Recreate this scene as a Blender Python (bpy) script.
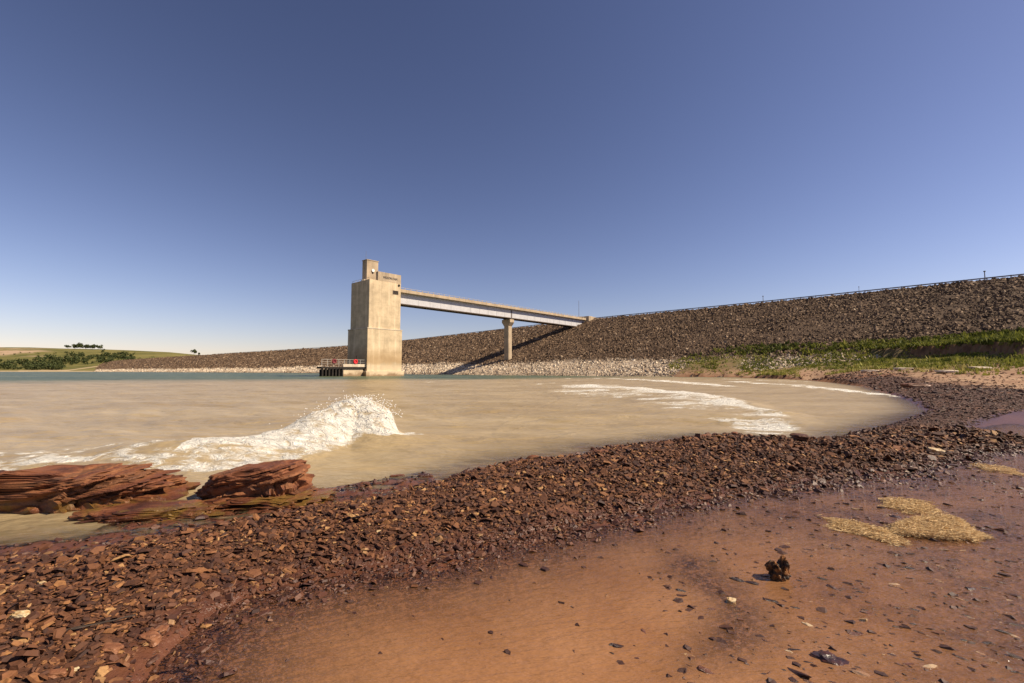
import bpy, bmesh, math, random
import numpy as np
from mathutils import Vector, Matrix, noise as mnoise

random.seed(7)
RNG = np.random.default_rng(7)
R = math.radians
scene = bpy.context.scene
for o in list(bpy.data.objects):
    bpy.data.objects.remove(o)

# ------------------------------------------------------------------ camera, sky, sun, exposure
CAM_H = 1.3
LENS = 16.0
W, H = 1024, 683
FPX = LENS / 36.0 * W
PITCH = math.atan((371.0 - 341.5) / FPX)
cam_data = bpy.data.cameras.new('camera')
cam_data.lens = LENS
cam_data.sensor_width = 36.0
cam_data.clip_start = 0.05
cam_data.clip_end = 8000
cam = bpy.data.objects.new('camera', cam_data)
cam.location = (0, 0, CAM_H)
cam.rotation_euler = (math.pi / 2 + PITCH, 0, 0)
scene.collection.objects.link(cam)
scene.camera = cam

SUN_VEC = Vector((1.093, -0.10, 1.0)).normalized()
SUN_EL = math.asin(SUN_VEC.z)
SUN_AZ = math.atan2(SUN_VEC.x, SUN_VEC.y)          # clockwise from +Y
world = bpy.data.worlds.new('World')
scene.world = world
world.use_nodes = True
wn = world.node_tree.nodes
wl = world.node_tree.links
wn.clear()
sky = wn.new('ShaderNodeTexSky')
sky.sky_type = 'NISHITA'
sky.sun_disc = False
sky.sun_elevation = SUN_EL
sky.sun_rotation = SUN_AZ
sky.altitude = 500
sky.air_density = 1.0
sky.dust_density = 0.5
sky.ozone_density = 1.0
bg = wn.new('ShaderNodeBackground')
bg.inputs['Strength'].default_value = 0.058
wo = wn.new('ShaderNodeOutputWorld')
# the photograph's warm, contrasty rendering of the sky: one even tint and contrast over the whole dome
tint = wn.new('ShaderNodeMix'); tint.data_type = 'RGBA'; tint.blend_type = 'MULTIPLY'; tint.inputs[0].default_value = 1.0
tint.inputs[7].default_value = (0.1415, 0.119, 0.1265, 1)
gam = wn.new('ShaderNodeGamma'); gam.inputs['Gamma'].default_value = 1.32
gain = wn.new('ShaderNodeMix'); gain.data_type = 'RGBA'; gain.blend_type = 'MULTIPLY'; gain.inputs[0].default_value = 1.0
gain.inputs[7].default_value = (10.6, 10.6, 10.6, 1)
wl.new(sky.outputs['Color'], tint.inputs[6]); wl.new(tint.outputs[2], gam.inputs['Color']); wl.new(gam.outputs['Color'], gain.inputs[6])
hs = wn.new('ShaderNodeHueSaturation'); hs.inputs['Saturation'].default_value = 0.95; hs.inputs['Value'].default_value = 0.98
wl.new(gain.outputs[2], hs.inputs['Color']); wl.new(hs.outputs['Color'], bg.inputs['Color'])
wl.new(bg.outputs['Background'], wo.inputs['Surface'])

sun_data = bpy.data.lights.new('sun', 'SUN')
sun_data.energy = 5.0
sun_data.angle = R(0.5)
sun_data.color = (1.0, 0.86, 0.66)
sun = bpy.data.objects.new('sun', sun_data)
sun.rotation_euler = (-SUN_VEC).to_track_quat('-Z', 'Y').to_euler()
sun.location = (60, -10, 80)
scene.collection.objects.link(sun)

scene.view_settings.view_transform = 'Standard'
scene.view_settings.look = 'None'
scene.view_settings.gamma = 1.0
scene.view_settings.use_curve_mapping = False
scene.view_settings.exposure = 0.6
scene.cycles.use_denoising = True
scene.cycles.transparent_max_bounces = 16
scene.cycles.max_bounces = 6

# ------------------------------------------------------------------ helpers
COL = scene.collection
CT, ST = math.cos(PITCH), math.sin(PITCH)

def ray(px, py):
    """world direction of a pixel, scaled so that its y (forward) is 1"""
    px = np.asarray(px, float); py = np.asarray(py, float)
    a = (px - W / 2) / FPX
    b = (H / 2 - py) / FPX
    dx = a; dy = CT - b * ST; dz = ST + b * CT
    return dx / dy, dz / dy

def at_z(px, py, z=0.0):
    dx, dz = ray(px, py)
    t = (z - CAM_H) / dz
    return np.stack([dx * t, t, np.full_like(t, z) if np.ndim(t) else z], -1)

def at_d(px, py, d):
    dx, dz = ray(px, py)
    return np.array([dx * d, d, CAM_H + dz * d], float)

def poly_z(pts, z=0.0):
    return np.array([at_z(x, y, z)[:2] for x, y in pts])

def _hash(ix, iy, seed):
    n = (ix.astype(np.int64) * 374761393 + iy.astype(np.int64) * 668265263 + seed * 1442695041) & 0xFFFFFFFF
    n = ((n ^ (n >> 13)) * 1274126177) & 0xFFFFFFFF
    n = (n ^ (n >> 16)) & 0xFFFFFFFF
    return n.astype(float) / 4294967295.0

def vnoise(x, y, seed=0):
    ix = np.floor(x); iy = np.floor(y)
    fx = x - ix; fy = y - iy
    fx = fx * fx * (3 - 2 * fx); fy = fy * fy * (3 - 2 * fy)
    a = _hash(ix, iy, seed); b = _hash(ix + 1, iy, seed)
    c = _hash(ix, iy + 1, seed); d = _hash(ix + 1, iy + 1, seed)
    return (a + (b - a) * fx) * (1 - fy) + (c + (d - c) * fx) * fy

def fbm(x, y, oct=4, seed=0, gain=0.5):
    s = 0; amp = 1; tot = 0
    for k in range(oct):
        s = s + amp * vnoise(x * 2 ** k + 17.3 * k, y * 2 ** k + 9.1 * k, seed + k)
        tot += amp; amp *= gain
    return s / tot

def sstep(a, b, x):
    t = np.clip((x - a) / (b - a), 0, 1)
    return t * t * (3 - 2 * t)

def line_dist(P, L, closed=False):
    """distance to a polyline, plus index/param of nearest point"""
    best = np.full(len(P), 1e18); bi = np.zeros(len(P)); side = np.zeros(len(P))
    n = len(L)
    for i in range(n if closed else n - 1):
        a = L[i]; b = L[(i + 1) % n]
        ab = b - a; l2 = max(ab @ ab, 1e-12)
        t = np.clip(((P - a) @ ab) / l2, 0, 1)
        q = P - (a + t[:, None] * ab)
        d2 = (q * q).sum(1)
        m = d2 < best
        best[m] = d2[m]; bi[m] = i + t[m]
        cr = ab[0] * q[:, 1] - ab[1] * q[:, 0]
        side[m] = np.sign(cr[m])
    return np.sqrt(best), bi, side

def inside(P, L):
    r = np.zeros(len(P), bool)
    n = len(L); x = P[:, 0]; y = P[:, 1]
    for i in range(n):
        x1, y1 = L[i]; x2, y2 = L[(i + 1) % n]
        c = (y1 > y) != (y2 > y)
        with np.errstate(divide='ignore', invalid='ignore'):
            xi = (x2 - x1) * (y - y1) / (y2 - y1 + 1e-30) + x1
        r ^= c & (x < xi)
    return r

def sdf(P, L):
    d, _, _ = line_dist(P, L, True)
    return np.where(inside(P, L), d, -d)      # positive inside

def make_mesh(name, V, faces, smooth=False, attrs=None):
    """faces: list of int arrays (n,3) / (n,4) / (n,k)"""
    me = bpy.data.meshes.new(name)
    V = np.asarray(V, np.float32)
    me.vertices.add(len(V))
    me.vertices.foreach_set('co', V.ravel())
    if not isinstance(faces, list):
        faces = [faces]
    loops = np.concatenate([np.asarray(f, np.int32).ravel() for f in faces])
    tot = np.concatenate([np.full(len(f), f.shape[1], np.int32) for f in map(np.asarray, faces)])
    start = np.concatenate([[0], np.cumsum(tot)[:-1]]).astype(np.int32)
    me.loops.add(len(loops))
    me.loops.foreach_set('vertex_index', loops)
    me.polygons.add(len(tot))
    me.polygons.foreach_set('loop_start', start)
    me.polygons.foreach_set('loop_total', tot)
    me.polygons.foreach_set('use_smooth', np.full(len(tot), smooth, bool))
    for k, v in (attrs or {}).items():
        at = me.attributes.new(k, 'FLOAT', 'POINT')
        at.data.foreach_set('value', np.asarray(v, np.float32).ravel())
    me.update(calc_edges=True)
    me.validate()
    return me

def grid_faces(nr, nc, keep=None):
    i = np.arange(nr - 1)[:, None] * nc + np.arange(nc - 1)[None, :]
    f = np.stack([i, i + 1, i + nc + 1, i + nc], -1).reshape(-1, 4)
    if keep is not None:
        f = f[keep[f].any(1)]
    return f

def link(name, me, mat=None, parent=None):
    o = bpy.data.objects.new(name, me)
    COL.objects.link(o)
    if mat is not None and me is not None and len(me.materials) == 0:
        me.materials.append(mat)
    if parent is not None:
        o.parent = parent
    return o

def empty(name, loc, rz=0.0):
    o = bpy.data.objects.new(name, None)
    o.location = loc; o.rotation_euler = (0, 0, rz)
    COL.objects.link(o)
    return o

def tag(o, label=None, cat=None, group=None, kind=None):
    if label: o['label'] = label
    if cat: o['category'] = cat
    if group: o['group'] = group
    if kind: o['kind'] = kind
    return o

def box_mesh(name, boxes, bevel=0.0):
    bm = bmesh.new()
    for (x0, x1, y0, y1, z0, z1) in boxes:
        m = Matrix.Translation(((x0 + x1) / 2, (y0 + y1) / 2, (z0 + z1) / 2)) @ Matrix.Diagonal((x1 - x0, y1 - y0, z1 - z0, 1))
        bmesh.ops.create_cube(bm, size=1, matrix=m)
    if bevel:
        bmesh.ops.bevel(bm, geom=bm.edges[:], offset=bevel, segments=1, affect='EDGES')
    me = bpy.data.meshes.new(name); bm.to_mesh(me); bm.free()
    return me

def frustum_mesh(name, x0, x1, y0, y1, z0, z1, tx, ty):
    """box whose top is inset by tx, ty (negative: flares out)"""
    V = [(x0, y0, z0), (x1, y0, z0), (x1, y1, z0), (x0, y1, z0),
         (x0 + tx, y0 + ty, z1), (x1 - tx, y0 + ty, z1), (x1 - tx, y1 - ty, z1), (x0 + tx, y1 - ty, z1)]
    F = [(0, 3, 2, 1), (4, 5, 6, 7), (0, 1, 5, 4), (1, 2, 6, 5), (2, 3, 7, 6), (3, 0, 4, 7)]
    me = bpy.data.meshes.new(name); me.from_pydata(V, [], F); me.update()
    return me

def cyl_mesh(name, p0, p1, r0, r1=None, seg=8):
    r1 = r0 if r1 is None else r1
    p0 = Vector(p0); p1 = Vector(p1); d = p1 - p0
    bm = bmesh.new()
    m = Matrix.Translation((p0 + p1) / 2) @ d.to_track_quat('Z', 'Y').to_matrix().to_4x4()
    bmesh.ops.create_cone(bm, cap_ends=True, segments=seg, radius1=r0, radius2=r1, depth=d.length, matrix=m)
    me = bpy.data.meshes.new(name); bm.to_mesh(me); bm.free()
    return me

# ------------------------------------------------------------------ materials
class NT:
    def __init__(self, name):
        self.m = bpy.data.materials.new(name); self.m.use_nodes = True
        self.t = self.m.node_tree; self.t.nodes.clear()
        self.out = self.n('ShaderNodeOutputMaterial')
    def n(self, typ, **kw):
        nd = self.t.nodes.new(typ)
        for k, v in kw.items():
            if hasattr(nd, k): setattr(nd, k, v)
        return nd
    def l(self, a, b): self.t.links.new(a, b)
    def set(self, sock, v):
        if hasattr(v, 'is_linked') or isinstance(v, bpy.types.NodeSocket): self.l(v, sock)
        else: sock.default_value = v
    def noise(self, scale, detail=4, vec=None, rough=0.55, dist=0.0):
        nd = self.n('ShaderNodeTexNoise'); nd.inputs['Scale'].default_value = scale
        nd.inputs['Detail'].default_value = detail; nd.inputs['Roughness'].default_value = rough
        nd.inputs['Distortion'].default_value = dist
        if vec is not None: self.l(vec, nd.inputs['Vector'])
        return nd.outputs['Fac']
    def coords(self, scale=(1, 1, 1), kind='Object', rot=(0, 0, 0)):
        tc = self.n('ShaderNodeTexCoord'); mp = self.n('ShaderNodeMapping')
        mp.inputs['Scale'].default_value = scale; mp.inputs['Rotation'].default_value = rot
        self.l(tc.outputs[kind], mp.inputs['Vector'])
        return mp.outputs['Vector']
    def math(self, op, a, b=0.0, clamp=False):
        nd = self.n('ShaderNodeMath'); nd.operation = op; nd.use_clamp = clamp
        self.set(nd.inputs[0], a); self.set(nd.inputs[1], b)
        return nd.outputs[0]
    def smooth(self, v, a, b, lo=0.0, hi=1.0):
        nd = self.n('ShaderNodeMapRange'); nd.interpolation_type = 'SMOOTHSTEP'
        self.set(nd.inputs['Value'], v); nd.inputs['From Min'].default_value = a; nd.inputs['From Max'].default_value = b
        nd.inputs['To Min'].default_value = lo; nd.inputs['To Max'].default_value = hi
        return nd.outputs['Result']
    def ramp(self, v, stops):
        nd = self.n('ShaderNodeValToRGB'); cr = nd.color_ramp
        while len(cr.elements) < len(stops): cr.elements.new(0.5)
        for e, (p, c) in zip(cr.elements, stops):
            e.position = p; e.color = (*c, 1)
        self.l(v, nd.inputs['Fac'])
        return nd.outputs['Color']
    def mix(self, f, a, b, blend='MIX'):
        nd = self.n('ShaderNodeMix'); nd.data_type = 'RGBA'; nd.blend_type = blend
        self.set(nd.inputs['Factor'], f)
        for s, v in ((nd.inputs[6], a), (nd.inputs[7], b)):
            if isinstance(v, tuple): s.default_value = (*v[:3], 1)
            else: self.l(v, s)
        return nd.outputs[2]
    def attr(self, name):
        nd = self.n('ShaderNodeAttribute'); nd.attribute_name = name
        return nd.outputs['Fac']
    def bump(self, h, strength=0.3, dist=0.1, normal=None):
        nd = self.n('ShaderNodeBump'); nd.inputs['Strength'].default_value = strength
        nd.inputs['Distance'].default_value = dist
        self.l(h, nd.inputs['Height'])
        if normal is not None: self.l(normal, nd.inputs['Normal'])
        return nd.outputs['Normal']
    def bsdf(self, color, rough=0.8, normal=None, spec=0.5, metallic=0.0, ior=1.45):
        nd = self.n('ShaderNodeBsdfPrincipled')
        if isinstance(color, tuple): nd.inputs['Base Color'].default_value = (*color[:3], 1)
        else: self.l(color, nd.inputs['Base Color'])
        self.set(nd.inputs['Roughness'], rough)
        self.set(nd.inputs['Specular IOR Level'], spec)
        nd.inputs['Metallic'].default_value = metallic
        nd.inputs['IOR'].default_value = ior
        if normal is not None: self.l(normal, nd.inputs['Normal'])
        return nd.outputs['BSDF']
    def done(self, sh):
        self.l(sh, self.out.inputs['Surface']); return self.m

def simple(name, color, rough=0.7, nscale=None, var=0.3, metallic=0.0, spec=0.4):
    t = NT(name)
    c = color
    if nscale:
        f = t.noise(nscale, 4, t.coords())
        c = t.mix(t.smooth(f, 0.3, 0.7), tuple(x * (1 - var) for x in color), tuple(min(1, x * (1 + var)) for x in color))
    return t.done(t.bsdf(c, rough, None, spec, metallic))

def mat_soil():
    t = NT('red_soil')
    v = t.coords()
    wet = t.attr('wet'); far = t.attr('far'); grassy = t.attr('grassy')
    n1 = t.noise(1.1, 5, v); n2 = t.noise(14, 5, v); n3 = t.noise(90, 4, v)
    red = t.mix(t.smooth(n1, 0.3, 0.7), (0.16, 0.062, 0.026), (0.25, 0.105, 0.044))
    red = t.mix(t.smooth(n2, 0.42, 0.75, 0, 0.6), red, (0.075, 0.028, 0.014))
    red = t.mix(t.smooth(n3, 0.55, 0.8, 0, 0.5), red, (0.32, 0.16, 0.075))
    n4 = t.noise(0.22, 6, v, 0.65)
    tan = t.mix(t.smooth(n4, 0.35, 0.65), (0.27, 0.145, 0.075), (0.40, 0.26, 0.15))
    tan = t.mix(t.smooth(t.noise(1.3, 6, v, .7), 0.45, 0.7, 0, .8), tan, (0.13, 0.06, 0.03))
    c = t.mix(far, red, tan)
    gr = t.mix(t.smooth(t.noise(0.5, 5, v), .35, .65), (0.20, 0.125, 0.055), (0.13, 0.105, 0.03))
    c = t.mix(grassy, c, gr)
    c = t.mix(t.attr('scarp'), c, t.mix(t.smooth(t.noise(0.8, 5, v), .35, .65), (0.085, 0.042, 0.022), (0.19, 0.10, 0.05)))
    c = t.mix(t.math('MULTIPLY', t.attr('gravelbed'), .92), c, t.mix(t.smooth(n2, .4, .65), (0.035, 0.014, 0.008), (0.09, 0.034, 0.016)))
    c = t.mix(t.math('MULTIPLY', wet, 0.55), c, (0.075, 0.026, 0.017))
    rough = t.smooth(wet, 0, 1, 0.9, 0.32)
    nb = t.bump(n2, 0.5, 0.03)
    nb = t.bump(n3, 0.5, 0.01, nb)
    return t.done(t.bsdf(c, rough, nb, 0.4))

def mat_chip(name, attr=True):
    """wet red shale chips; every chip has its own tint"""
    t = NT(name)
    if attr: r = t.attr('rnd'); wet = t.attr('wet')
    else:
        oi = t.n('ShaderNodeObjectInfo'); r = oi.outputs['Random']; wet = 0.35
    c = t.ramp(r, [(0.0, (0.022, 0.009, 0.006)), (0.25, (0.052, 0.019, 0.008)), (0.5, (0.108, 0.040, 0.015)),
                   (0.74, (0.185, 0.073, 0.026)), (0.90, (0.29, 0.13, 0.043)), (0.965, (0.36, 0.18, 0.06)), (1.0, (0.52, 0.38, 0.20))])
    v = t.coords((1, 1, 1))
    n = t.noise(60, 4, v)
    c = t.mix(t.smooth(n, 0.35, 0.75, 0, 0.45), c, (0.07, 0.025, 0.015))
    nb = t.bump(n, 0.35, 0.01)
    if attr:
        c = t.mix(t.math('MULTIPLY', wet, 0.55), c, (0.06, 0.022, 0.016))
        rough = t.smooth(wet, 0, 1, 0.78, 0.55)
    else:
        rough = 0.62
    return t.done(t.bsdf(c, rough, nb, 0.45))

def mat_rock(name, dark=1.0):
    t = NT(name)
    lay = t.attr('layer'); wet = t.attr('wet')
    v = t.coords()
    c = t.ramp(lay, [(0.0, (0.055, 0.018, 0.009)), (0.3, (0.125, 0.039, 0.016)), (0.55, (0.185, 0.062, 0.024)),
                     (0.8, (0.25, 0.095, 0.036)), (1.0, (0.16, 0.066, 0.027))])
    n = t.noise(9, 6, v, 0.65)
    c = t.mix(t.smooth(n, 0.45, 0.72, 0, 0.75), c, (0.040, 0.016, 0.010))
    n2 = t.noise(34, 5, v, 0.7)
    c = t.mix(t.smooth(n2, 0.58, 0.8, 0, 0.55), c, (0.42, 0.20, 0.10))
    alg = t.noise(5, 4, v)
    c = t.mix(t.math('MULTIPLY', t.smooth(alg, 0.45, 0.65), t.attr('algae')), c, (0.20, 0.115, 0.02))
    c = t.mix(t.math('MULTIPLY', wet, 0.35), c, (0.045, 0.018, 0.012))
    rough = t.smooth(wet, 0, 1, 0.7, 0.3)
    nb = t.bump(n2, 0.6, 0.02)
    nb = t.bump(t.noise(120, 3, v), 0.4, 0.006, nb)
    return t.done(t.bsdf(c, rough, nb, 0.45))

def mat_water(name, pool=False):
    t = NT(name)
    depth = t.attr('depth')
    v = t.coords()
    if pool:
        n = t.noise(1.3, 4, t.coords((1, 1, 1)))
        c = t.mix(t.smooth(n, 0.3, 0.7), (0.32, 0.148, 0.062), (0.40, 0.198, 0.090))
        k = -26.0
        r1 = t.noise(16, 3, t.coords((0.55, 1.6, 1), rot=(0, 0, R(-22))), 0.5, 0.3)
        nb = t.bump(r1, 0.5, 0.03)
        r2 = t.noise(46, 2, t.coords((0.6, 1.5, 1), rot=(0, 0, R(-30))))
        nb = t.bump(r2, 0.5, 0.010, nb)
        water = t.bsdf(c, 0.12, nb, 0.28, ior=1.33)
        a = t.math('SUBTRACT', 1.0, t.math('EXPONENT', t.math('MULTIPLY', t.math('MAXIMUM', depth, 0.0), k)), True)
    else:
        sed = t.attr('sed'); foam = t.attr('foam')
        n = t.noise(0.35, 5, t.coords((0.45, 1.3, 1), rot=(0, 0, R(-12))))
        tan = t.mix(t.smooth(n, 0.3, 0.72), (0.305, 0.222, 0.115), (0.405, 0.31, 0.178))
        tan = t.mix(t.smooth(t.noise(0.9, 4, t.coords((0.3, 1.2, 1))), .55, .75, 0, .6), tan, (0.37, 0.25, 0.10))
        teal = t.mix(t.smooth(t.noise(0.12, 5, t.coords((0.4, 1, 1))), 0.35, 0.65), (0.055, 0.080, 0.048), (0.12, 0.135, 0.075))
        c = t.mix(sed, teal, tan)
        r1 = t.noise(1.6, 4, t.coords((0.5, 1.3, 1), rot=(0, 0, R(-14))), 0.6, 0.4)
        nb = t.bump(r1, 0.55, 0.26)
        r2 = t.noise(9, 3, t.coords((0.6, 1.3, 1), rot=(0, 0, R(-20))))
        nb = t.bump(r2, 0.35, 0.035, nb)
        base = t.bsdf(c, 0.32, nb, t.smooth(sed, 0, 1, .07, .2), ior=1.33)
        f1 = t.noise(5.5, 6, t.coords((0.75, 1.2, 1.2), rot=(0, 0, R(-20))), 0.68, 0.8)
        f2 = t.noise(1.7, 4, t.coords((0.5, 1.3, 1), rot=(0, 0, R(-15))), 0.6, 0.6)
        f = t.math('ADD', t.math('MULTIPLY', f1, 0.62), t.math('MULTIPLY', f2, 0.38))
        # threshold falls as the foam amount rises
        thr = t.math('SUBTRACT', 0.93, t.math('MULTIPLY', foam, 0.66))
        ff = t.smooth(t.math('SUBTRACT', f, thr), -0.05, 0.12)
        fb = t.bump(f1, 0.9, 0.2)
        fc = t.mix(ff, (0.42, 0.32, 0.18), (0.74, 0.70, 0.615))
        fo = t.bsdf(fc, 0.75, fb, 0.3)
        mx = t.n('ShaderNodeMixShader'); t.l(ff, mx.inputs[0]); t.l(base, mx.inputs[1]); t.l(fo, mx.inputs[2])
        water = mx.outputs[0]
        a = t.math('SUBTRACT', 1.0, t.math('EXPONENT', t.math('MULTIPLY', t.math('MAXIMUM', depth, 0.0), -17.0)), True)
        a = t.math('MAXIMUM', a, ff)
    # thin water: the bed shows through, with the mirror of the sky on top
    tr = t.n('ShaderNodeBsdfTransparent')
    gl = t.n('ShaderNodeBsdfGlossy'); gl.inputs['Roughness'].default_value = 0.06
    t.l(nb, gl.inputs['Normal'])
    fr = t.n('ShaderNodeFresnel'); fr.inputs['IOR'].default_value = 1.33; t.l(nb, fr.inputs['Normal'])
    m0 = t.n('ShaderNodeMixShader'); t.l(fr.outputs[0], m0.inputs[0]); t.l(tr.outputs[0], m0.inputs[1]); t.l(gl.outputs[0], m0.inputs[2])
    m1 = t.n('ShaderNodeMixShader'); t.l(a, m1.inputs[0]); t.l(m0.outputs[0], m1.inputs[1]); t.l(water, m1.inputs[2])
    return t.done(m1.outputs[0])

def mat_concrete(name, base=(0.54, 0.42, 0.27), stain=True):
    t = NT(name)
    v = t.coords()
    n = t.noise(0.35, 6, v, 0.65)
    c = t.mix(t.smooth(n, 0.3, 0.7), tuple(x * 0.78 for x in base), tuple(min(1, x * 1.2) for x in base))
    st = t.noise(1.0, 5, t.coords((1.1, 1.1, 0.05)), 0.6)            # vertical streaks
    c = t.mix(t.smooth(st, 0.5, 0.72, 0, 0.55), c, tuple(min(1, x * y) for x, y in zip(base, (1.55, 1.6, 1.7))))
    st2 = t.noise(1.7, 5, t.coords((1.3, 1.3, 0.07)), 0.6)
    c = t.mix(t.smooth(st2, 0.56, 0.75, 0, 0.6), c, (0.17, 0.12, 0.07))
    if stain:
        sep = t.n('ShaderNodeSeparateXYZ'); tc = t.n('ShaderNodeTexCoord'); t.l(tc.outputs['Object'], sep.inputs[0])
        z = t.math('ADD', sep.outputs['Z'], t.math('MULTIPLY', t.math('SUBTRACT', n, 0.5), 3.0))
        # pour joints of the lifts
        fr = t.math('FRACT', t.math('MULTIPLY', sep.outputs['Z'], 1 / 3.05))
        c = t.mix(t.smooth(fr, 0.0, 0.03, 0.4, 0.0), c, (0.22, 0.16, 0.10))
        # rusty silt stain left by higher water, bleached foot
        lo = t.math('MULTIPLY', t.smooth(z, 2.6, 3.6), t.smooth(z, 4.2, 8.5, 1, 0))
        c = t.mix(t.math('MULTIPLY', lo, 0.6), c, (0.36, 0.22, 0.095))
        c = t.mix(t.math('MULTIPLY', t.smooth(z, 2.0, 3.0, 1, 0), 0.5), c, (0.60, 0.47, 0.32))
        c = t.mix(t.math('MULTIPLY', t.smooth(z, 0.3, 1.1, 1, 0), 0.75), c, (0.20, 0.11, 0.05))
    nb = t.bump(t.noise(3, 6, v), 0.15, 0.05)
    return t.done(t.bsdf(c, 0.9, nb, 0.25))

def mat_riprap():
    t = NT('riprap_stone')
    r = t.attr('rnd'); pale = t.attr('pale')
    v = t.coords()
    c = t.ramp(r, [(0.0, (0.045, 0.027, 0.016)), (0.35, (0.115, 0.072, 0.043)), (0.65, (0.185, 0.120, 0.073)),
                   (0.88, (0.29, 0.20, 0.128)), (1.0, (0.48, 0.37, 0.25))])
    p = t.ramp(r, [(0.0, (0.28, 0.19, 0.12)), (0.3, (0.52, 0.41, 0.29)), (1.0, (0.74, 0.63, 0.48))])
    c = t.mix(pale, c, p)
    big = t.noise(0.045, 5, t.coords((1, 1, 2)), 0.6)
    c = t.mix(t.smooth(big, 0.35, 0.65, 0.0, 0.45), c, t.mix(0.5, c, (0.07, 0.045, 0.03)))
    return t.done(t.bsdf(c, 0.9, None, 0.2))

def mat_leaf(name, stops, attr='rnd'):
    t = NT(name)
    c = t.ramp(t.attr(attr), stops)
    s = t.bsdf(c, 0.7, None, 0.25)
    tl = t.n('ShaderNodeBsdfTranslucent'); t.l(c, tl.inputs['Color'])
    mx = t.n('ShaderNodeMixShader'); mx.inputs[0].default_value = 0.25
    t.l(s, mx.inputs[1]); t.l(tl.outputs[0], mx.inputs[2])
    return t.done(mx.outputs[0])

def mat_hill():
    t = NT('hill_grassland')
    v = t.coords()
    n = t.noise(0.011, 6, v, 0.6); n2 = t.noise(0.05, 5, v, 0.6)
    c = t.mix(t.smooth(n, 0.35, 0.65), (0.11, 0.105, 0.03), (0.19, 0.16, 0.055))
    c = t.mix(t.smooth(n2, 0.5, 0.7, 0, 0.6), c, (0.075, 0.08, 0.022))
    n3 = t.noise(0.009, 5, t.coords((1, 1, 5)), 0.6)
    bare = t.math('MULTIPLY', t.smooth(n3, 0.50, 0.58), t.attr('bare'))
    c = t.mix(bare, c, (0.40, 0.28, 0.18))
    c = t.mix(t.attr('track'), c, (0.50, 0.37, 0.23))
    return t.done(t.bsdf(c, 0.95, None, 0.1))

M = {}
M['soil'] = mat_soil()
M['chip'] = mat_chip('shale_gravel')
M['stone'] = mat_chip('shale_stone', False)
M['rock'] = mat_rock('layered_red_rock')
M['lake'] = mat_water('silty_lake_water')
M['pool'] = mat_water('muddy_pool_water', True)
M['concrete'] = mat_concrete('tower_concrete')
M['concrete_plain'] = mat_concrete('bridge_concrete', (0.40, 0.31, 0.21), False)
M['concrete_pale'] = mat_concrete('ledge_concrete', (0.58, 0.48, 0.36), False)
M['riprap'] = mat_riprap()
M['grass'] = mat_leaf('bank_grass', [(0, (0.07, 0.08, 0.014)), (0.3, (0.16, 0.175, 0.028)), (0.65, (0.32, 0.30, 0.06)), (1, (0.50, 0.40, 0.17))])
M['leaf'] = mat_leaf('tree_leaves', [(0, (0.022, 0.032, 0.010)), (0.5, (0.055, 0.068, 0.020)), (1, (0.12, 0.125, 0.04))])
M['straw'] = mat_leaf('dry_straw', [(0, (0.30, 0.16, 0.06)), (0.35, (0.60, 0.40, 0.18)), (1, (0.86, 0.66, 0.36))])
M['hill'] = mat_hill()
M['bark'] = simple('bark', (0.10, 0.075, 0.05), 0.9)
M['steel'] = simple('girder_paint', (0.50, 0.49, 0.50), 0.55, 0.8, 0.08)
M['flange'] = simple('weathered_steel', (0.10, 0.07, 0.05), 0.7)
M['rail'] = simple('galvanised_rail', (0.42, 0.38, 0.33), 0.5)
M['dark'] = simple('dark_opening', (0.012, 0.010, 0.009), 0.9)
M['timber'] = simple('tarred_timber', (0.022, 0.016, 0.012), 0.85, 3.0, 0.4)
M['red'] = simple('red_plastic', (0.62, 0.022, 0.03), 0.45)
M['maroon'] = simple('maroon_plastic', (0.16, 0.02, 0.025), 0.5)
M['white'] = simple('white_enamel', (0.80, 0.78, 0.74), 0.4)
M['asphalt'] = simple('asphalt', (0.06, 0.055, 0.05), 0.9)
M['pole'] = simple('grey_pole', (0.20, 0.18, 0.17), 0.6)
M['letters'] = simple('bronze_letters', (0.12, 0.095, 0.08), 0.6)

# ------------------------------------------------------------------ plan of the place
CREST_Z = CAM_H + 22.0
RUN = 2.8                                    # slope 1 : 2.8
crest_px = [(1024, 276.5), (848, 294.6), (724, 307.2), (600, 318.6), (500, 330.3), (403, 341.2), (345, 346.4), (280, 350.6), (205, 354.9), (150, 358.2), (104, 361.4)]
crest = [at_z(x, y, CREST_Z)[:2] for x, y in crest_px]
d0 = crest[0] - crest[3]; d0 = d0 / np.linalg.norm(d0)
crest = [crest[0] + d0 * 170, crest[0] + d0 * 80] + crest
CREST = np.array(crest)
# even arc length samples, smoothed
seg = np.linalg.norm(np.diff(CREST, axis=0), axis=1); arc = np.concatenate([[0], np.cumsum(seg)])
S = np.concatenate([np.arange(0, 620, 2.0), np.arange(620, arc[-1], 8.0)])
CX = np.interp(S, arc, CREST[:, 0]); CY = np.interp(S, arc, CREST[:, 1])
for _ in range(120):
    CX[1:-1] = (CX[:-2] + 2 * CX[1:-1] + CX[2:]) / 4; CY[1:-1] = (CY[:-2] + 2 * CY[1:-1] + CY[2:]) / 4
TX = np.gradient(CX, S); TY = np.gradient(CY, S); tl_ = np.hypot(TX, TY); TX /= tl_; TY /= tl_
NX, NY = TY, -TX                             # towards the lake
if (NX * CX + NY * CY).mean() > 0: NX, NY = -NX, -NY
for _ in range(200):
    NX[1:-1] = (NX[:-2] + 2 * NX[1:-1] + NX[2:]) / 4; NY[1:-1] = (NY[:-2] + 2 * NY[1:-1] + NY[2:]) / 4
nl_ = np.hypot(NX, NY); NX /= nl_; NY /= nl_
TOE = CREST_Z * RUN

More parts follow.
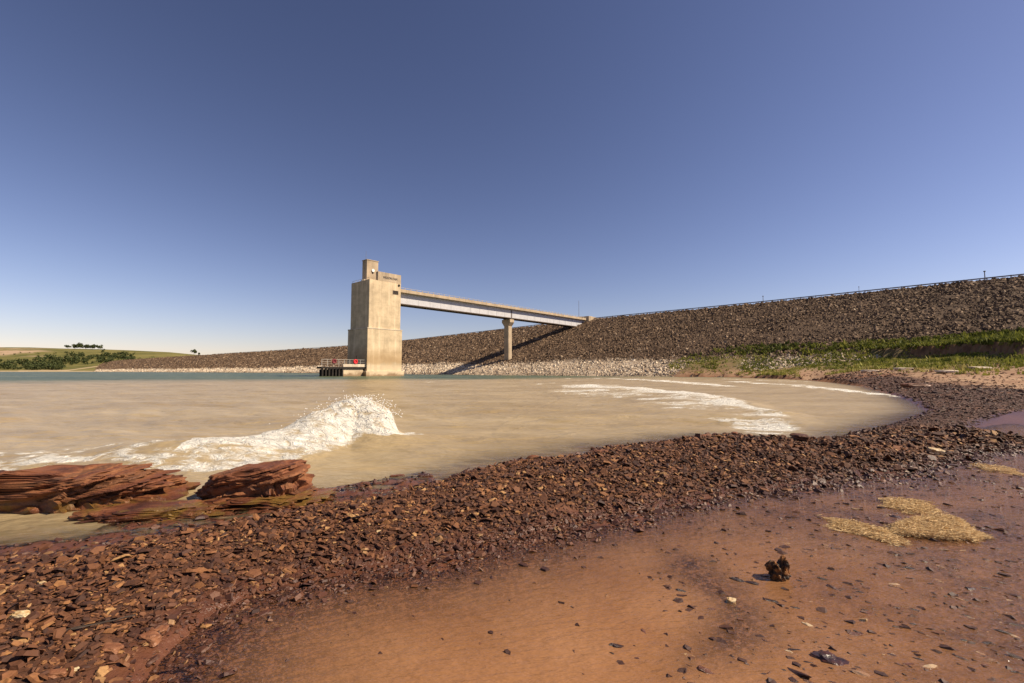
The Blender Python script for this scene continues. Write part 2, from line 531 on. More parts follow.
def dam_point(s, u, extra=0.0):
    cx = np.interp(s, S, CX); cy = np.interp(s, S, CY); nx = np.interp(s, S, NX); ny = np.interp(s, S, NY)
    return np.stack([cx + nx * u, cy + ny * u, CREST_Z - u / RUN + extra], -1)

# shoreline of the lake seen by the camera (pixels on the water level)
shore_px = [(0, 560), (60, 558), (110, 554), (160, 548), (205, 540), (255, 527), (320, 513), (370, 504), (405, 496), (450, 481),
            (490, 469), (530, 462), (570, 459), (600, 449), (640, 446), (704, 438), (740, 438), (775, 443), (815, 446),
            (854, 436), (902, 421), (929, 411), (912, 401), (897, 396), (865, 386.5), (835, 382.6), (809, 380.2), (775, 378.6)]
shore = poly_z(shore_px)
toe_line = np.stack([CX + NX * TOE, CY + NY * TOE], -1)
toe_px = W / 2 + FPX * toe_line[:, 0] / np.maximum(toe_line[:, 1], 1)
tm = (toe_px < 745) & (toe_line[:, 1] > 20) & (S < arc[-1] - 60)
toe_used = toe_line[tm][::4]
LAKE = np.concatenate([[(-60, -25), (-25, -4.0), (-9, 1.9)], shore, toe_used, [(-1250, 760), (-1600, 500), (-1600, -25)]])
# muddy pool and wet flat on the near side of the gravel bar
pool_px = [(120, 705), (165, 655), (205, 618), (245, 598), (330, 576), (420, 559), (500, 542), (560, 527), (620, 515), (660, 508), (700, 499),
           (760, 490), (810, 482), (860, 476), (908, 472), (924, 465), (956, 459), (972, 452), (1024, 449)]
ZP = 0.030
POOL = np.concatenate([poly_z(pool_px, ZP), [(12, 7.2), (16, 3), (14, -10), (-3, -10), (-1.6, 0.5), (-1.35, 1.3)]])
pool2_px = [(970, 430), (985, 423), (1004, 416), (1030, 411.5), (1100, 409), (1100, 440), (1024, 437)]
POOL2 = poly_z(pool2_px, 0.05)

bench_cols = [
    (600, [(0, -.5), (200, -.5)]),
    (660, [(95, -.6), (100, -.6), (200, -.6)]),
    (690, [(95, -.1), (97.5, .75), (103, 2.5), (108, 3.2), (120, 3.2)]),
    (740, [(87, -.1), (90, .5), (94, 1.6), (100, 4.0), (102, 4.6), (104, 5.0), (120, 5.5)]),
    (809, [(60, -.05), (66, .02), (75, 1.0), (90, 2.9), (95, 3.6), (98, 4.3), (110, 4.7)]),
    (865, [(37, .0), (45, .45), (58, 1.35), (72, 2.3), (82, 3.2), (86, 3.6), (89.5, 4.1), (100, 4.5)]),
    (929, [(14, .03), (22, .12), (31, .3), (42, .85), (52, 1.75), (64, 2.7), (71, 3.2), (76, 3.8), (86, 4.7), (100, 4.8)]),
    (1024, [(10, .08), (20, .14), (31, .35), (40, 1.05), (50, 2.2), (57, 2.9), (62, 3.6), (80, 5.5), (100, 5.8)]),
    (1300, [(8, .06), (15, .14), (23, .35), (30, 1.0), (38, 2.2), (43, 2.9), (48, 3.7), (62, 5.2), (90, 5.6)]),
    (2200, [(0, .06), (5, .2), (10, .5), (15, 1.5), (19, 2.4), (30, 4.0), (60, 5.5)])]
SC_PX = [740, 809, 865, 929, 1024, 1300, 2200]
SC_D = [103, 95.2, 86.2, 71.2, 57.2, 43.5, 20]
SC_J = [.3, 1.5, 1.8, 2.0, 2.1, 1.7, 1.4]

def bench(P):
    D = np.maximum(P[:, 1], 0.2)
    # beyond the frame's right edge turn with the shore instead of running off
    px = W / 2 + FPX * P[:, 0] / D
    px = np.where(P[:, 1] < 0.2, 2200, px)
    cols = np.array([c[0] for c in bench_cols], float)
    Z = np.array([np.interp(D, [n[0] for n in nd], [n[1] for n in nd]) for _, nd in bench_cols])
    pc = np.clip(px, cols[0], cols[-1] - 1e-3)
    k = np.clip(np.searchsorted(cols, pc, 'right') - 1, 0, len(cols) - 2)
    f = (pc - cols[k]) / (cols[k + 1] - cols[k])
    j = np.arange(len(P))
    z = Z[k, j] * (1 - f) + Z[k + 1, j] * f
    wob = 5.0 * (fbm(P[:, 0] * .16, P[:, 1] * .16, 4, 35) - .5)
    e = D - np.interp(pc, SC_PX, SC_D) + wob
    return z + np.where(pc > 735, np.interp(pc, SC_PX, SC_J), 0) * (0.25 * sstep(-2.2, 0, e) + .75 * sstep(-.25, .35, e))

gb_px = [(700, 377), (809, 379.2), (880, 380.8), (929, 386), (1024, 391.5), (1150, 395), (1400, 400)]
GB_D = [float(at_z(a_, b_, .15)[1]) for a_, b_ in gb_px]
def gravel_beyond(P):
    D = np.maximum(P[:, 1], .5); px = W / 2 + FPX * P[:, 0] / D
    Db = np.interp(px, [a_ for a_, _ in gb_px], GB_D)
    return D / Db + .25 * (fbm(P[:, 0] * .5, P[:, 1] * .5, 3, 87) - .5)      # > 1: past the dark gravel
ledge_px = [(-60, 552), (0, 546), (80, 536), (120, 519), (150, 512), (240, 500), (335, 487), (425, 471), (440, 483), (350, 507), (250, 530), (160, 551), (60, 561), (-60, 567)]
LEDGE = poly_z(ledge_px)
patch_px = [(660, 545), (720, 555), (760, 590), (800, 640), (760, 683), (640, 690), (660, 640), (690, 600), (640, 570)]
MUDPATCH = poly_z(patch_px, ZP)

def ground(P, full=False):
    P = np.asarray(P, float)
    x, y = P[:, 0], P[:, 1]
    rad = np.hypot(x, y)
    dl = -sdf(P, LAKE) + (.30 * (fbm(x * 2.1, y * 2.1, 4, 121) - .5) + .10 * (fbm(x * 7, y * 7, 3, 123) - .5)) * sstep(16, 9, rad)   # + inland
    dp = sdf(P, POOL)                      # + in the pool
    dp2 = sdf(P, POOL2)
    lm = sdf(P, LEDGE)
    mp = sdf(P, MUDPATCH)
    wob = (fbm(x * 1.3, y * 1.3, 4, 3) - .5)
    fine = fbm(x * 6, y * 6, 4, 11) - .5
    # gravel bar between the lake and the pool
    a = np.maximum(dl, 0); b = np.maximum(-np.maximum(dp, dp2), 0)
    w = a + b
    e = np.clip(a / np.maximum(w, 1e-6), 0, 1)
    hgt = np.minimum(0.17, 0.13 * w)
    bar = 0.012 * np.minimum(a / .2, 1) + ZP * sstep(0.55, 1.0, e) + hgt * np.sin(math.pi * np.clip(e, 0, 1)) ** 0.75 * (1 + 0.9 * wob) + 0.03 * fine * np.minimum(a, b) / (np.minimum(a, b) + .1)
    # pool bed: deeper in the middle, emerging mud to the lower right
    right = sstep(0.2, 2.6, x - 0.25 * (y - 2))
    pd = 0.055 * sstep(0.05, 1.5, dp) * (1 - right) + 0.016 * sstep(0, 0.5, dp) * right
    pd = pd * (1 - 0.75 * sstep(-0.1, 0.25, mp))
    pbed = ZP - pd + (0.012 + 0.016 * right + 0.012 * sstep(-.1, .25, mp)) * (fbm(x * 2.2 + 5, y * 2.2, 4, 23) - .47) + 0.012 * (fbm(x * 11, y * 15, 3, 29) - .5) * (0.35 + right)
    near = np.where(dp > 0, pbed, bar)
    near = np.where(dp2 > 0, 0.05 - 0.03 * sstep(0, .5, dp2) + .01 * fine, near)
    bz = bench(P)
    rough = 0.14 * sstep(12, 40, y) * (fbm(x * .35, y * .35, 4, 41) - .5)
    bz = np.maximum(bz + rough, 0.015 + 0.02 * np.minimum(a, 3))
    t = sstep(10, 22, np.hypot(x, y))
    land = near * (1 - t) + bz * t
    # lake bed
    dd = np.maximum(-dl, 0)
    bed = -np.minimum(0.9, 0.045 * dd + .06 * np.maximum(dd - .5, 0)) - 0.004 + 0.02 * fine * np.minimum(dd, .3) / .3
    lz = np.where(lm > 0, -0.006 + 0.06 * (fbm(x * 3.4, y * 6.5, 4, 51) - .47) + 0.05 * (fbm(x * 13, y * 22, 4, 53) - .5) * sstep(0, .18, lm), bed)
    lz = np.where(dl > 0, land, lz)
    z = lz
    if full:
        return z, dl, dp, dp2, lm, mp
    return z

def gz1(x, y):
    return float(ground(np.array([[x, y]]))[0])

# ------------------------------------------------------------------ ground sheet (one sheet, finer near the camera)
def polar(az, rr):
    A, RR = np.meshgrid(az, rr)
    return np.stack([np.sin(A) * RR, np.cos(A) * RR], -1).reshape(-1, 2)

az_g = np.concatenate([np.radians(np.linspace(-180, -66, 24)[:-1]), np.radians(np.linspace(-66, 66, 350)), np.radians(np.linspace(66, 180, 24)[1:])])
rr_g = np.concatenate([[0.02, 0.4, 0.8], np.geomspace(1.1, 15, 290), np.geomspace(15, 48, 80)[1:], np.geomspace(48, 100, 150)[1:], np.geomspace(100, 125, 12)[1:]])
P = polar(az_g, rr_g)
z, dl, dp, dp2, lm, mp = ground(P, True)
# the sheet dips under the dam
dist_toe, ti, sd = line_dist(P, toe_line[::6])
wet = np.maximum(np.maximum(sstep(0.5, 0.0, dl), sstep(-0.35, 0.05, dp)), np.maximum(sstep(-.5, 0, dp2), (lm > -.1) * 1.0))
wet = np.where(dp > .05, wet * (1 - .72 * sstep(.05, .5, dp)), wet)
wet = np.maximum(wet, sstep(0, .3, dp) * (0.12 + .35 * sstep(.45, .6, fbm(P[:, 0] * 1.7, P[:, 1] * 1.7, 4, 77))))
rxy = np.hypot(P[:, 0], P[:, 1])
wet = wet * (1 - sstep(25, 45, rxy))
far = sstep(8, 12, rxy) * sstep(.85, 1.1, gravel_beyond(P)) * (dl > 0)
far = far * (0.75 + .25 * fbm(P[:, 0] * .4, P[:, 1] * .4, 3, 5))
grassy = sstep(0.9, 2.0, z + 1.2 * (fbm(P[:, 0] * .12, P[:, 1] * .12, 4, 61) - .5)) * (rxy > 20)
zg_ = z.reshape(len(rr_g), len(az_g)); steep = np.gradient(zg_, axis=0) / np.gradient(np.hypot(P[:, 0], P[:, 1]).reshape(zg_.shape), axis=0)
steep = sstep(.45, .95, steep.ravel()) * (rxy > 30)
grassy = grassy * (1 - steep)
bedm = (1 - .8 * sstep(.66, .76, fbm(P[:, 0] * 1.1 + 3, P[:, 1] * 1.6, 4, 131))) * sstep(-.12, .05, dl) * sstep(.15, -.1, np.maximum(dp, dp2)) * sstep(1.12, .92, gravel_beyond(P)) * (rxy < 60)
V = np.column_stack([P, z])
nc = len(az_g)
me = make_mesh('ground', V, grid_faces(len(rr_g), nc), True, {'wet': wet, 'far': far, 'grassy': grassy, 'scarp': steep, 'gravelbed': bedm})
GROUND = tag(link('ground', me, M['soil']), 'red clay shore flat with a gravel bar and grassy bench', None, None, 'structure')

# lake bed / country floor reaching past the horizon, under everything
fl = np.array([(-6000, -3000, -3.0), (6000, -3000, -3.0), (6000, 7000, -3.0), (-6000, 7000, -3.0)])
tag(link('lake_bed', make_mesh('lake_bed', fl, np.array([[0, 1, 2, 3]]), False, {'wet': np.ones(4)}), M['soil']), 'silty bed under the lake', None, None, 'structure')

# ------------------------------------------------------------------ lake
az_l = np.concatenate([np.radians(np.linspace(-85, -52, 40)[:-1]), np.radians(np.linspace(-52, 50, 540))])
rr_l = np.concatenate([np.geomspace(2.6, 14, 270), np.geomspace(14, 130, 180)[1:], np.geomspace(130, 1700, 50)[1:]])
P = polar(az_l, rr_l)
x, y = P[:, 0], P[:, 1]
rr = np.hypot(x, y)
g, dl, dp, dp2, lm, mp = ground(P, True)
inl = -dl
amp = sstep(0.1, 2.0, inl) * (0.5 + 0.5 * sstep(4, 14, rr))
swell_dir = R(-28)
def rot(x, y, a): return x * math.cos(a) + y * math.sin(a), -x * math.sin(a) + y * math.cos(a)
xs, ys = rot(x, y, swell_dir)
chop = 0.10 * (fbm(xs * .22, ys * .75, 4, 5) - .5) * 2 + 0.05 * (fbm(xs * .9, ys * 2.3, 3, 9) - .5) * 2
far_sw = 0.16 * (fbm(x * .03, y * .10, 4, 15) - .4) * sstep(25, 70, rr)
zw = amp * (chop + far_sw)
foam = np.zeros(len(P))

def wave(points, front, back, side_sign, noise_seed):
    """raised crest along a line; points are (px, y of the crest in the picture, depth)"""
    global zw
    Lw = np.array([at_d(a, b, d) for a, b, d in points])
    d, bi, sd = line_dist(P, Lw[:, :2])
    hz = np.maximum(Lw[:, 2], 0); hz[0] = 0; hz[-1] = 0
    if len(hz) > 10: hz[1] = 0; hz[2] = 0; hz[3] = .10
    ii = np.linspace(0, len(Lw) - 1, 70)
    Ld = np.stack([np.interp(ii, np.arange(len(Lw)), Lw[:, 0]), np.interp(ii, np.arange(len(Lw)), Lw[:, 1])], -1); hd = np.interp(ii, np.arange(len(Lw)), hz)
    hh = np.zeros(len(P)); nr = d < 7
    Q = P[nr]; num = np.zeros(len(Q)); den = np.zeros(len(Q))
    for q_, h_ in zip(Ld, hd):
        w_ = 1 / (((Q - q_) ** 2).sum(1) + .02) ** 3; num += w_ * h_; den += w_
    hh[nr] = num / den
    sg = d * np.where(sd * side_sign > 0, 1, -1)          # + in front (towards the shore)
    wv = 0.86 + 0.28 * fbm(P[:, 0] * 1.3, P[:, 1] * 1.3, 3, noise_seed)
    # fade past the ends
    prof = np.where(sg > 0, np.exp(-(sg / front) ** 2), np.exp(-(sg / back) ** 2))
    return hh * prof * wv, sg, bi, hh

# breaker rolling in behind the two rocks
h1, sg1, bi1, hh1 = wave([(452, 420, 14.0), (425, 425, 11.0), (406, 430, 9.0), (397, 424, 8.6), (391, 412, 8.7), (381, 403, 8.9), (360, 399, 9.0), (340, 403, 8.8), (322, 411, 8.5), (300, 424, 8.0), (246, 436, 7.4), (185, 443, 7.1), (103, 449, 7.1), (0, 458, 7.1)], 0.70, 0.70, 1, 3)
foam1 = np.array([at_z(*p)[:2] for p in [(404, 424), (396, 434), (382, 443), (361, 449), (308, 459), (260, 467), (205, 475), (140, 478), (60, 480), (0, 488), (-90, 500)]] +
                 [at_d(a, b, d)[:2] for a, b, d in [(-90, 462, 7.2), (0, 456, 7.4), (103, 448, 7.6), (185, 441, 7.7), (246, 434, 8.1), (290, 420, 9.0), (322, 404, 9.9), (352, 398, 10.2), (374, 400, 10.0), (394, 405, 10.0), (408, 415, 9.4)]])
f1 = sdf(P, foam1)
fo1 = sstep(-0.25, 0.35, f1 + 0.35 * (fbm(x * 2.2, y * 2.2, 4, 33) - .5))
edge = np.exp(-np.maximum(f1, 0) / 0.55) * (f1 > -.15) * (sg1 > -0.1)
crestf = np.exp(-(sg1 / .55) ** 2) * (hh1 > .2)
strong = np.clip(0.57 + 0.32 * edge + 0.30 * crestf + 0.22 * sstep(.15, .5, hh1) * (sg1 > -.4) + .55 * (fbm(x * 1.0 + y * .5, (y - x * .45) * 3.6, 4, 201) - .5), 0, .84)
tipc = at_d(390, 412, 8.75)[:2]
tip = np.exp(-(((P - tipc) ** 2).sum(1)) / .75 ** 2)
strong = np.clip(strong + .40 * tip, 0, .84)
fo1 = np.maximum(fo1, sstep(.25, .6, tip + .5 * (fbm(x * 3, y * 3, 3, 211) - .5)))
foam = np.maximum(foam, fo1 * strong)

# low surge running into the bay on the right
h2, sg2, bi2, hh2 = wave([(822, 433, 9.8), (809, 427, 10.4), (785, 416, 12.0), (760, 406.5, 14.6), (732, 398.5, 18.5), (696, 393, 23.5), (640, 387.5, 31), (573, 383.5, 41)], 0.7, 4.5, -1, 13)
# which side is shoreward is checked by the bay point
foam2 = np.array([at_z(*p)[:2] for p in [(811, 429), (802, 434), (775, 438), (735, 431), (690, 420), (655, 409), (615, 400), (560, 395), (535, 392), (560, 385), (600, 382.5), (640, 386), (690, 392), (735, 399), (765, 408), (790, 418)]])
f2 = sdf(P, foam2)
sc2 = np.maximum(rr * .035, .25)
n2 = fbm(x * .8, y * .8, 4, 43)
up2 = np.exp(-(np.abs(sg2) / (sc2 * 1.6)) ** 2)
st2 = fbm(xs * .7, ys * 2.2, 4, 203) - .5
fo2 = sstep(-1.2, 1.4, f2 / sc2 + 2.2 * (n2 - .5)) * (0.66 + 0.25 * up2 + 0.20 * sstep(13, 9, rr) + .75 * st2)
foam = np.maximum(foam, np.clip(fo2, 0, 1))
# thinner lines nearer the far shore of the bay
for k, (ln, st) in enumerate([([(630, 379.5), (660, 381), (690, 383.2), (724, 386)], .95), ([(735, 382), (790, 385), (830, 389), (865, 393), (902, 397)], .95),
                ([(690, 378.5), (740, 380), (800, 382)], .7), ([(560, 379), (600, 378.6), (650, 379)], .75),
                ([(0, 466), (40, 462), (110, 455), (180, 450)], .72), ([(-20, 474), (41, 466), (103, 463), (160, 466)], .85), ([(500, 386), (545, 384), (580, 381)], .6),
                ([(395, 460), (420, 452), (440, 449)], .5), ([(330, 488), (342, 480), (352, 477)], .6)]):
    L = poly_z(ln); d, bi, sd = line_dist(P, L)
    wd = np.maximum(rr * (0.042 if k != 1 else .03), .12)
    fl_ = np.exp(-(d / wd) ** 2) * st * (0.40 + 1.0 * fbm(xs * .8, ys * 1.6, 4, 90 + k))
    foam = np.maximum(foam, np.clip(fl_, 0, .95))
    zw = zw + 0.02 * np.exp(-(d / wd) ** 2)
# scattered whitecaps
wc = fbm(x * .12, y * .35, 4, 71)
foam = np.maximum(foam, sstep(.70, .80, wc) * .62 * sstep(18, 40, rr))
stre = fbm(xs * .5, ys * 2.4, 4, 73)
foam = np.maximum(foam, sstep(.60, .78, stre) * .36 * sstep(1.0, 3, inl))
zw = zw + h1 + h2 * sstep(.0, .6, inl)
# churned foam has body
tex = fbm(x * 5.5, y * 5.5, 4, 101) - .45
zw = zw + foam * (foam > .45) * sstep(.0, .5, inl) * tex * np.where(rr < 13, 0.075, .05) * (0.5 + 1.1 * np.minimum(hh1 * (np.abs(sg1) < 1.6), .6))
calm = sstep(-.3, .15, lm)
zw = zw * (1 - calm)
zw = np.where(inl < 0.02, np.minimum(zw, 0.0), zw)
# shoreward pull: the breaker's front leans towards the beach
depth = np.maximum(zw, 0) * .3 - g
sed = 1 - sstep(50, 95, rr + 40 * (fbm(x * .02, y * .05, 3, 81) - .5) - 30 * sstep(-10, 30, x))
keep = (inl > -1.2) & (g < .12)
Vw = np.column_stack([x, y, zw])
F = grid_faces(len(rr_l), len(az_l))
F = F[keep[F].all(1)]
used = np.unique(F); remap = -np.ones(len(P), int); remap[used] = np.arange(len(used))
me = make_mesh('lake', Vw[used], remap[F], True, {'depth': depth[used], 'foam': foam[used], 'sed': sed[used]})
tag(link('lake', me, M['lake']), 'silty tan lake with breaking foam near the shore', None, None, 'structure')

# flying spray over the breaker: small droplets
bmd = bmesh.new(); bmesh.ops.create_icosphere(bmd, subdivisions=1, radius=1.0)
tv = np.array([v.co[:] for v in bmd.verts]); tf = np.array([[v.index for v in f.verts] for f in bmd.faces]); bmd.free()
def scatter_blobs(C, sizes):
    n = len(C)
    V = (tv[None] * sizes[:, None, None] + C[:, None]).reshape(-1, 3)
    Fb = (tf[None] + (np.arange(n) * len(tv))[:, None, None]).reshape(-1, 3)
    return V, Fb
Lw = np.array([at_d(a, b, d) for a, b, d in [(394, 416, 8.6), (380, 402, 8.9), (360, 398, 9.0), (340, 402, 8.8), (322, 410, 8.5), (300, 423, 8.0), (246, 435, 7.4)]])
tt = RNG.uniform(0, 6, 420) ** 1.0
tt = tt * RNG.uniform(.25, 1, 420)
C = np.stack([np.interp(tt, np.arange(7), Lw[:, k]) for k in range(3)], -1)
C += RNG.normal(0, 1, C.shape) * np.array([.16, .2, .05]); C[:, 2] += 0.0
V, Fb = scatter_blobs(C, RNG.uniform(.004, .013, len(C)))
tag(link('spray', make_mesh('spray', V, Fb, True), M['white']), 'white spray droplets thrown up by the breaking wave', None, None, 'stuff')

# ------------------------------------------------------------------ muddy pools
def pool_sheet(name, poly, level, az, rr, lab):
    P = polar(az, rr)
    g, dl, dp, dp2, lm, mp = ground(P, True)
    d = sdf(P, poly)
    keep = (d > -0.35) & (dl > 0.1)
    F = grid_faces(len(rr), len(az)); F = F[keep[F].all(1)]
    used = np.unique(F); rm = -np.ones(len(P), int); rm[used] = np.arange(len(used))
    me = make_mesh(name, np.column_stack([P, np.full(len(P), level)])[used], rm[F], True, {'depth': np.maximum(level - g, 0)[used]})
    return tag(link(name, me, M['pool']), lab, None, None, 'structure')
pool_sheet('pool', POOL, ZP, np.radians(np.linspace(-70, 95, 300)), np.geomspace(0.6, 14, 220), 'shallow brown pool of muddy water behind the gravel bar')
pool_sheet('pool', POOL2, 0.05, np.radians(np.linspace(38, 66, 80)), np.geomspace(6, 20, 80), 'small muddy pool at the right edge beyond the gravel spit')

# ------------------------------------------------------------------ gravel
HEX = np.array([(math.cos(a), math.sin(a)) for a in np.linspace(0, 2 * math.pi, 6)[:-1]])
def chips_arrays(n, cx, cy, cz, size, flat, tilt_sd, yaw=None, rng=RNG):
    """n irregular flat chips: hexagon top, wider hexagon bottom"""
    rad = rng.uniform(.62, 1.25, (n, 5))
    asp = rng.uniform(.45, .95, (n, 1))
    top = np.stack([HEX[None, :, 0] * rad, HEX[None, :, 1] * rad * asp, np.zeros((n, 5))], -1)
    bot = top * np.array([1.12, 1.12, 1]) + rng.normal(0, .06, (n, 5, 3)) * np.array([1, 1, 0])
    th = flat * rng.uniform(.5, 1.5, (n, 1))
    top[:, :, 2] = th * (1 + rng.normal(0, .28, (n, 5)))
    top[:, :, :2] *= rng.uniform(.80, .98, (n, 1, 1))
    bot[:, :, 2] = -th
    V = np.concatenate([top, bot], 1) * size[:, None, None]
    yaw = rng.uniform(0, 2 * math.pi, n) if yaw is None else yaw
    a = rng.normal(0, tilt_sd, n); b = rng.normal(0, tilt_sd, n)
    def rotm(ax, ang):
        c, s = np.cos(ang), np.sin(ang); z = np.zeros(n); o = np.ones(n)
        if ax == 0: m = [[o, z, z], [z, c, -s], [z, s, c]]
        elif ax == 1: m = [[c, z, s], [z, o, z], [-s, z, c]]
        else: m = [[c, -s, z], [s, c, z], [z, z, o]]
        return np.array(m).transpose(2, 0, 1)
    Rm = rotm(0, a) @ rotm(1, b) @ rotm(2, yaw)
    V = np.einsum('nij,nkj->nki', Rm, V)
    V += np.stack([cx, cy, cz], -1)[:, None]
    base = (np.arange(n) * 10)[:, None]
    topf = base + np.arange(5)[None]
    i = np.arange(5); j = (i + 1) % 5
    sides = np.stack([i, i + 5, j + 5, j], -1)
    sidef = (base[:, :, None] + sides[None]).reshape(-1, 4)
    return V.reshape(-1, 3), [topf, sidef]

def gravel_mask(P):
    g, dl, dp, dp2, lm, mp = ground(P, True)
    wob = fbm(P[:, 0] * 2.5, P[:, 1] * 2.5, 3, 7) - .5
    e = np.maximum(dp, dp2)
    m = sstep(-.10, .06, dl + .15 * wob) * sstep(0.50, -0.05, e + .35 * wob)
    m = m * (1 - .6 * sstep(.66, .76, fbm(P[:, 0] * 1.1 + 3, P[:, 1] * 1.6, 4, 131)))
    m = np.maximum(m, .30 * sstep(.8, .1, e) * (dl > 0))
    m = m * np.where((lm > 0) & (dl < .1), .12, 1) + .10 * ((lm > .03) & (dl < .1))
    return m, g, dl, np.maximum(dp, dp2)

# near: uniform over the ground
cand = np.column_stack([RNG.uniform(-6.5, 9, 520000), RNG.uniform(0.9, 9.5, 520000)])
px = W / 2 + FPX * cand[:, 0] / cand[:, 1]
cand = cand[(px > -70) & (px < 1090)]
m, g, dl, dp = gravel_mask(cand)
rr = np.hypot(cand[:, 0], cand[:, 1])
sel = RNG.uniform(0, 1, len(cand)) < m * np.where(rr < 4, 1.0, np.where(rr < 7, .62, .4))
c1, g1, dl1, dp1, r1 = cand[sel], g[sel], dl[sel], dp[sel], rr[sel]
n = min(len(c1), 76000); c1, g1, dl1, dp1, r1 = c1[:n], g1[:n], dl1[:n], dp1[:n], r1[:n]
size = np.clip(RNG.lognormal(math.log(.0094), .54, n), .004, .038) * (1 + .13 * np.maximum(r1 - 2.5, 0))
lift = (.12 + RNG.uniform(-.2, 1.0, n) * .55 * sstep(.1, -.2, dp1)) * size
yaw = RNG.normal(R(25), .6, n)
Va, Fa = chips_arrays(n, c1[:, 0], c1[:, 1], g1 + lift, size, .17, .42, yaw)
wet1 = np.clip(np.maximum(sstep(.55, 0.05, dl1), sstep(-.30, .1, dp1)) + RNG.normal(0, .08, n), 0, 1)
rnd1 = RNG.beta(2.0, 2.2, n); rnd1[RNG.uniform(0, 1, n) < .03] = .97
# farther along the bay: fewer, chosen by how large they show
D = np.exp(RNG.uniform(math.log(9), math.log(75), 52000)); pxr = RNG.uniform(560, 1130, 52000)
cand = np.column_stack([(pxr - W / 2) / FPX * D, D])
gg, dl2, dp2_, _, _, _ = ground(cand, True)
dpp = np.maximum(dp2_, sdf(cand, POOL2))
gbv = gravel_beyond(cand)
m2 = sstep(-.05, .1, dl2) * (dpp < -.02) * (.20 + .75 * sstep(1.12, .9, gbv))
m2 *= (gg < 2.6)
sel = RNG.uniform(0, 1, len(cand)) < m2
c2, g2, gbv = cand[sel][:16000], gg[sel][:16000], gbv[sel][:16000]
n2_ = len(c2)
size2 = np.maximum(.0019 * c2[:, 1], .02) * RNG.lognormal(0, .45, n2_)
Vb, Fb = chips_arrays(n2_, c2[:, 0], c2[:, 1], g2 + size2 * .05, size2, .26, .28)
nv = len(Va)
V = np.concatenate([Va, Vb]); Fs = [np.concatenate([Fa[0], Fb[0] + nv]), np.concatenate([Fa[1], Fb[1] + nv])]
b2 = np.where(gbv < 1, 0, 1)
rnd2 = np.clip(RNG.beta(2, 3.0, n2_) * .8 + .25 * b2 + .12 * RNG.normal(0, 1, n2_) * b2, 0, .99)
rnd = np.repeat(np.concatenate([rnd1, rnd2]), 10)
wt = np.repeat(np.concatenate([wet1, np.where(b2 > 0, 0, .3)]), 10)
me = make_mesh('gravel', V, Fs, False, {'rnd': rnd, 'wet': wt})
tag(link('gravel', me, M['chip'], GROUND), 'loose red shale gravel of the bar', None, None, 'stuff')

# the largest chips, one by one
chip_meshes = []
for k in range(10):
    r_ = np.random.default_rng(100 + k)
    V, Fc = chips_arrays(1, np.zeros(1), np.zeros(1), np.zeros(1), np.ones(1), .2, .0, np.zeros(1), r_)
    me = make_mesh('stone', V, Fc); me.materials.append(M['stone']); chip_meshes.append(me)
cand = np.column_stack([RNG.uniform(-5.0, 5, 9000), RNG.uniform(1.2, 6.5, 9000)])
px = W / 2 + FPX * cand[:, 0] / cand[:, 1]
cand = cand[(px > -20) & (px < 1040)]
m, g, dl, dp = gravel_mask(cand)
sel = (RNG.uniform(0, 1, len(cand)) < m * 1.1 / (1 + .06 * np.hypot(cand[:, 0], cand[:, 1]) ** 2)) & (m > .4)
cs, gs = cand[sel][:235], g[sel][:235]
for i, (p, zz) in enumerate(zip(cs, gs)):
    o = bpy.data.objects.new('stone', chip_meshes[i % 10]); COL.objects.link(o); o.parent = GROUND
    s = min(.05, random.lognormvariate(math.log(.021), .3)) * (1 + .07 * p[1])
    o.location = (p[0], p[1], zz + s * random.uniform(.15, .45)); o.scale = (s, s, s)
    o.rotation_euler = (random.gauss(0, .22), random.gauss(0, .22), random.gauss(.4, .7))
# stones lying in the wet mud flat, one by one
t = NT('dark_wet_stone'); oi = t.n('ShaderNodeObjectInfo')
cc = t.ramp(oi.outputs['Random'], [(0, (0.018, 0.010, 0.008)), (.5, (0.06, 0.022, 0.014)), (.85, (0.13, 0.045, 0.024)), (.93, (0.40, 0.22, 0.11)), (1, (0.55, 0.40, 0.24))])
M['mudstone'] = t.done(t.bsdf(cc, 0.35, t.bump(t.noise(40, 4, t.coords()), .4, .05), .5))
mud_meshes = []
def mud_stone(k):
    bm = bmesh.new(); bmesh.ops.create_icosphere(bm, subdivisions=2, radius=1)
    for v in bm.verts:
        c = v.co; f = 1 + .45 * mnoise.noise(Vector((c.x * 1.3 + k * 7.1, c.y * 1.3, c.z * 1.3))) + .15 * mnoise.noise(c * 3.5 + Vector((k, 0, 0)))
        v.co = Vector((c.x * f, c.y * f * .75, max(c.z * f * .42, -.25)))
    me = bpy.data.meshes.new('pebble'); bm.to_mesh(me); bm.free(); me.materials.append(M['mudstone'])
    return me
mud_meshes = [mud_stone(k) for k in range(8)]
for i in range(260):
    while True:
        qx, qy = random.uniform(560, 1030), random.uniform(505, 690)
        dens = 0.25 + .75 * (1 if (qx > 780 and qy > 545) else 0)
        if qx + (qy - 500) * .9 > 740 and random.random() < dens: break
    p = at_z(qx, qy, ZP)
    o = bpy.data.objects.new('pebble', mud_meshes[i % 8]); COL.objects.link(o); o.parent = GROUND
    s = min(.034, random.lognormvariate(math.log(.0095), .55)) * (1 + .1 * p[1])
    o.location = (p[0], p[1], max(gz1(p[0], p[1]), ZP - .2 * s) + .05 * s); o.scale = (s * 1.35, s * .72, s * .7)
    o.rotation_euler = (random.gauss(0, .15), random.gauss(0, .15), random.gauss(-.5, .35))
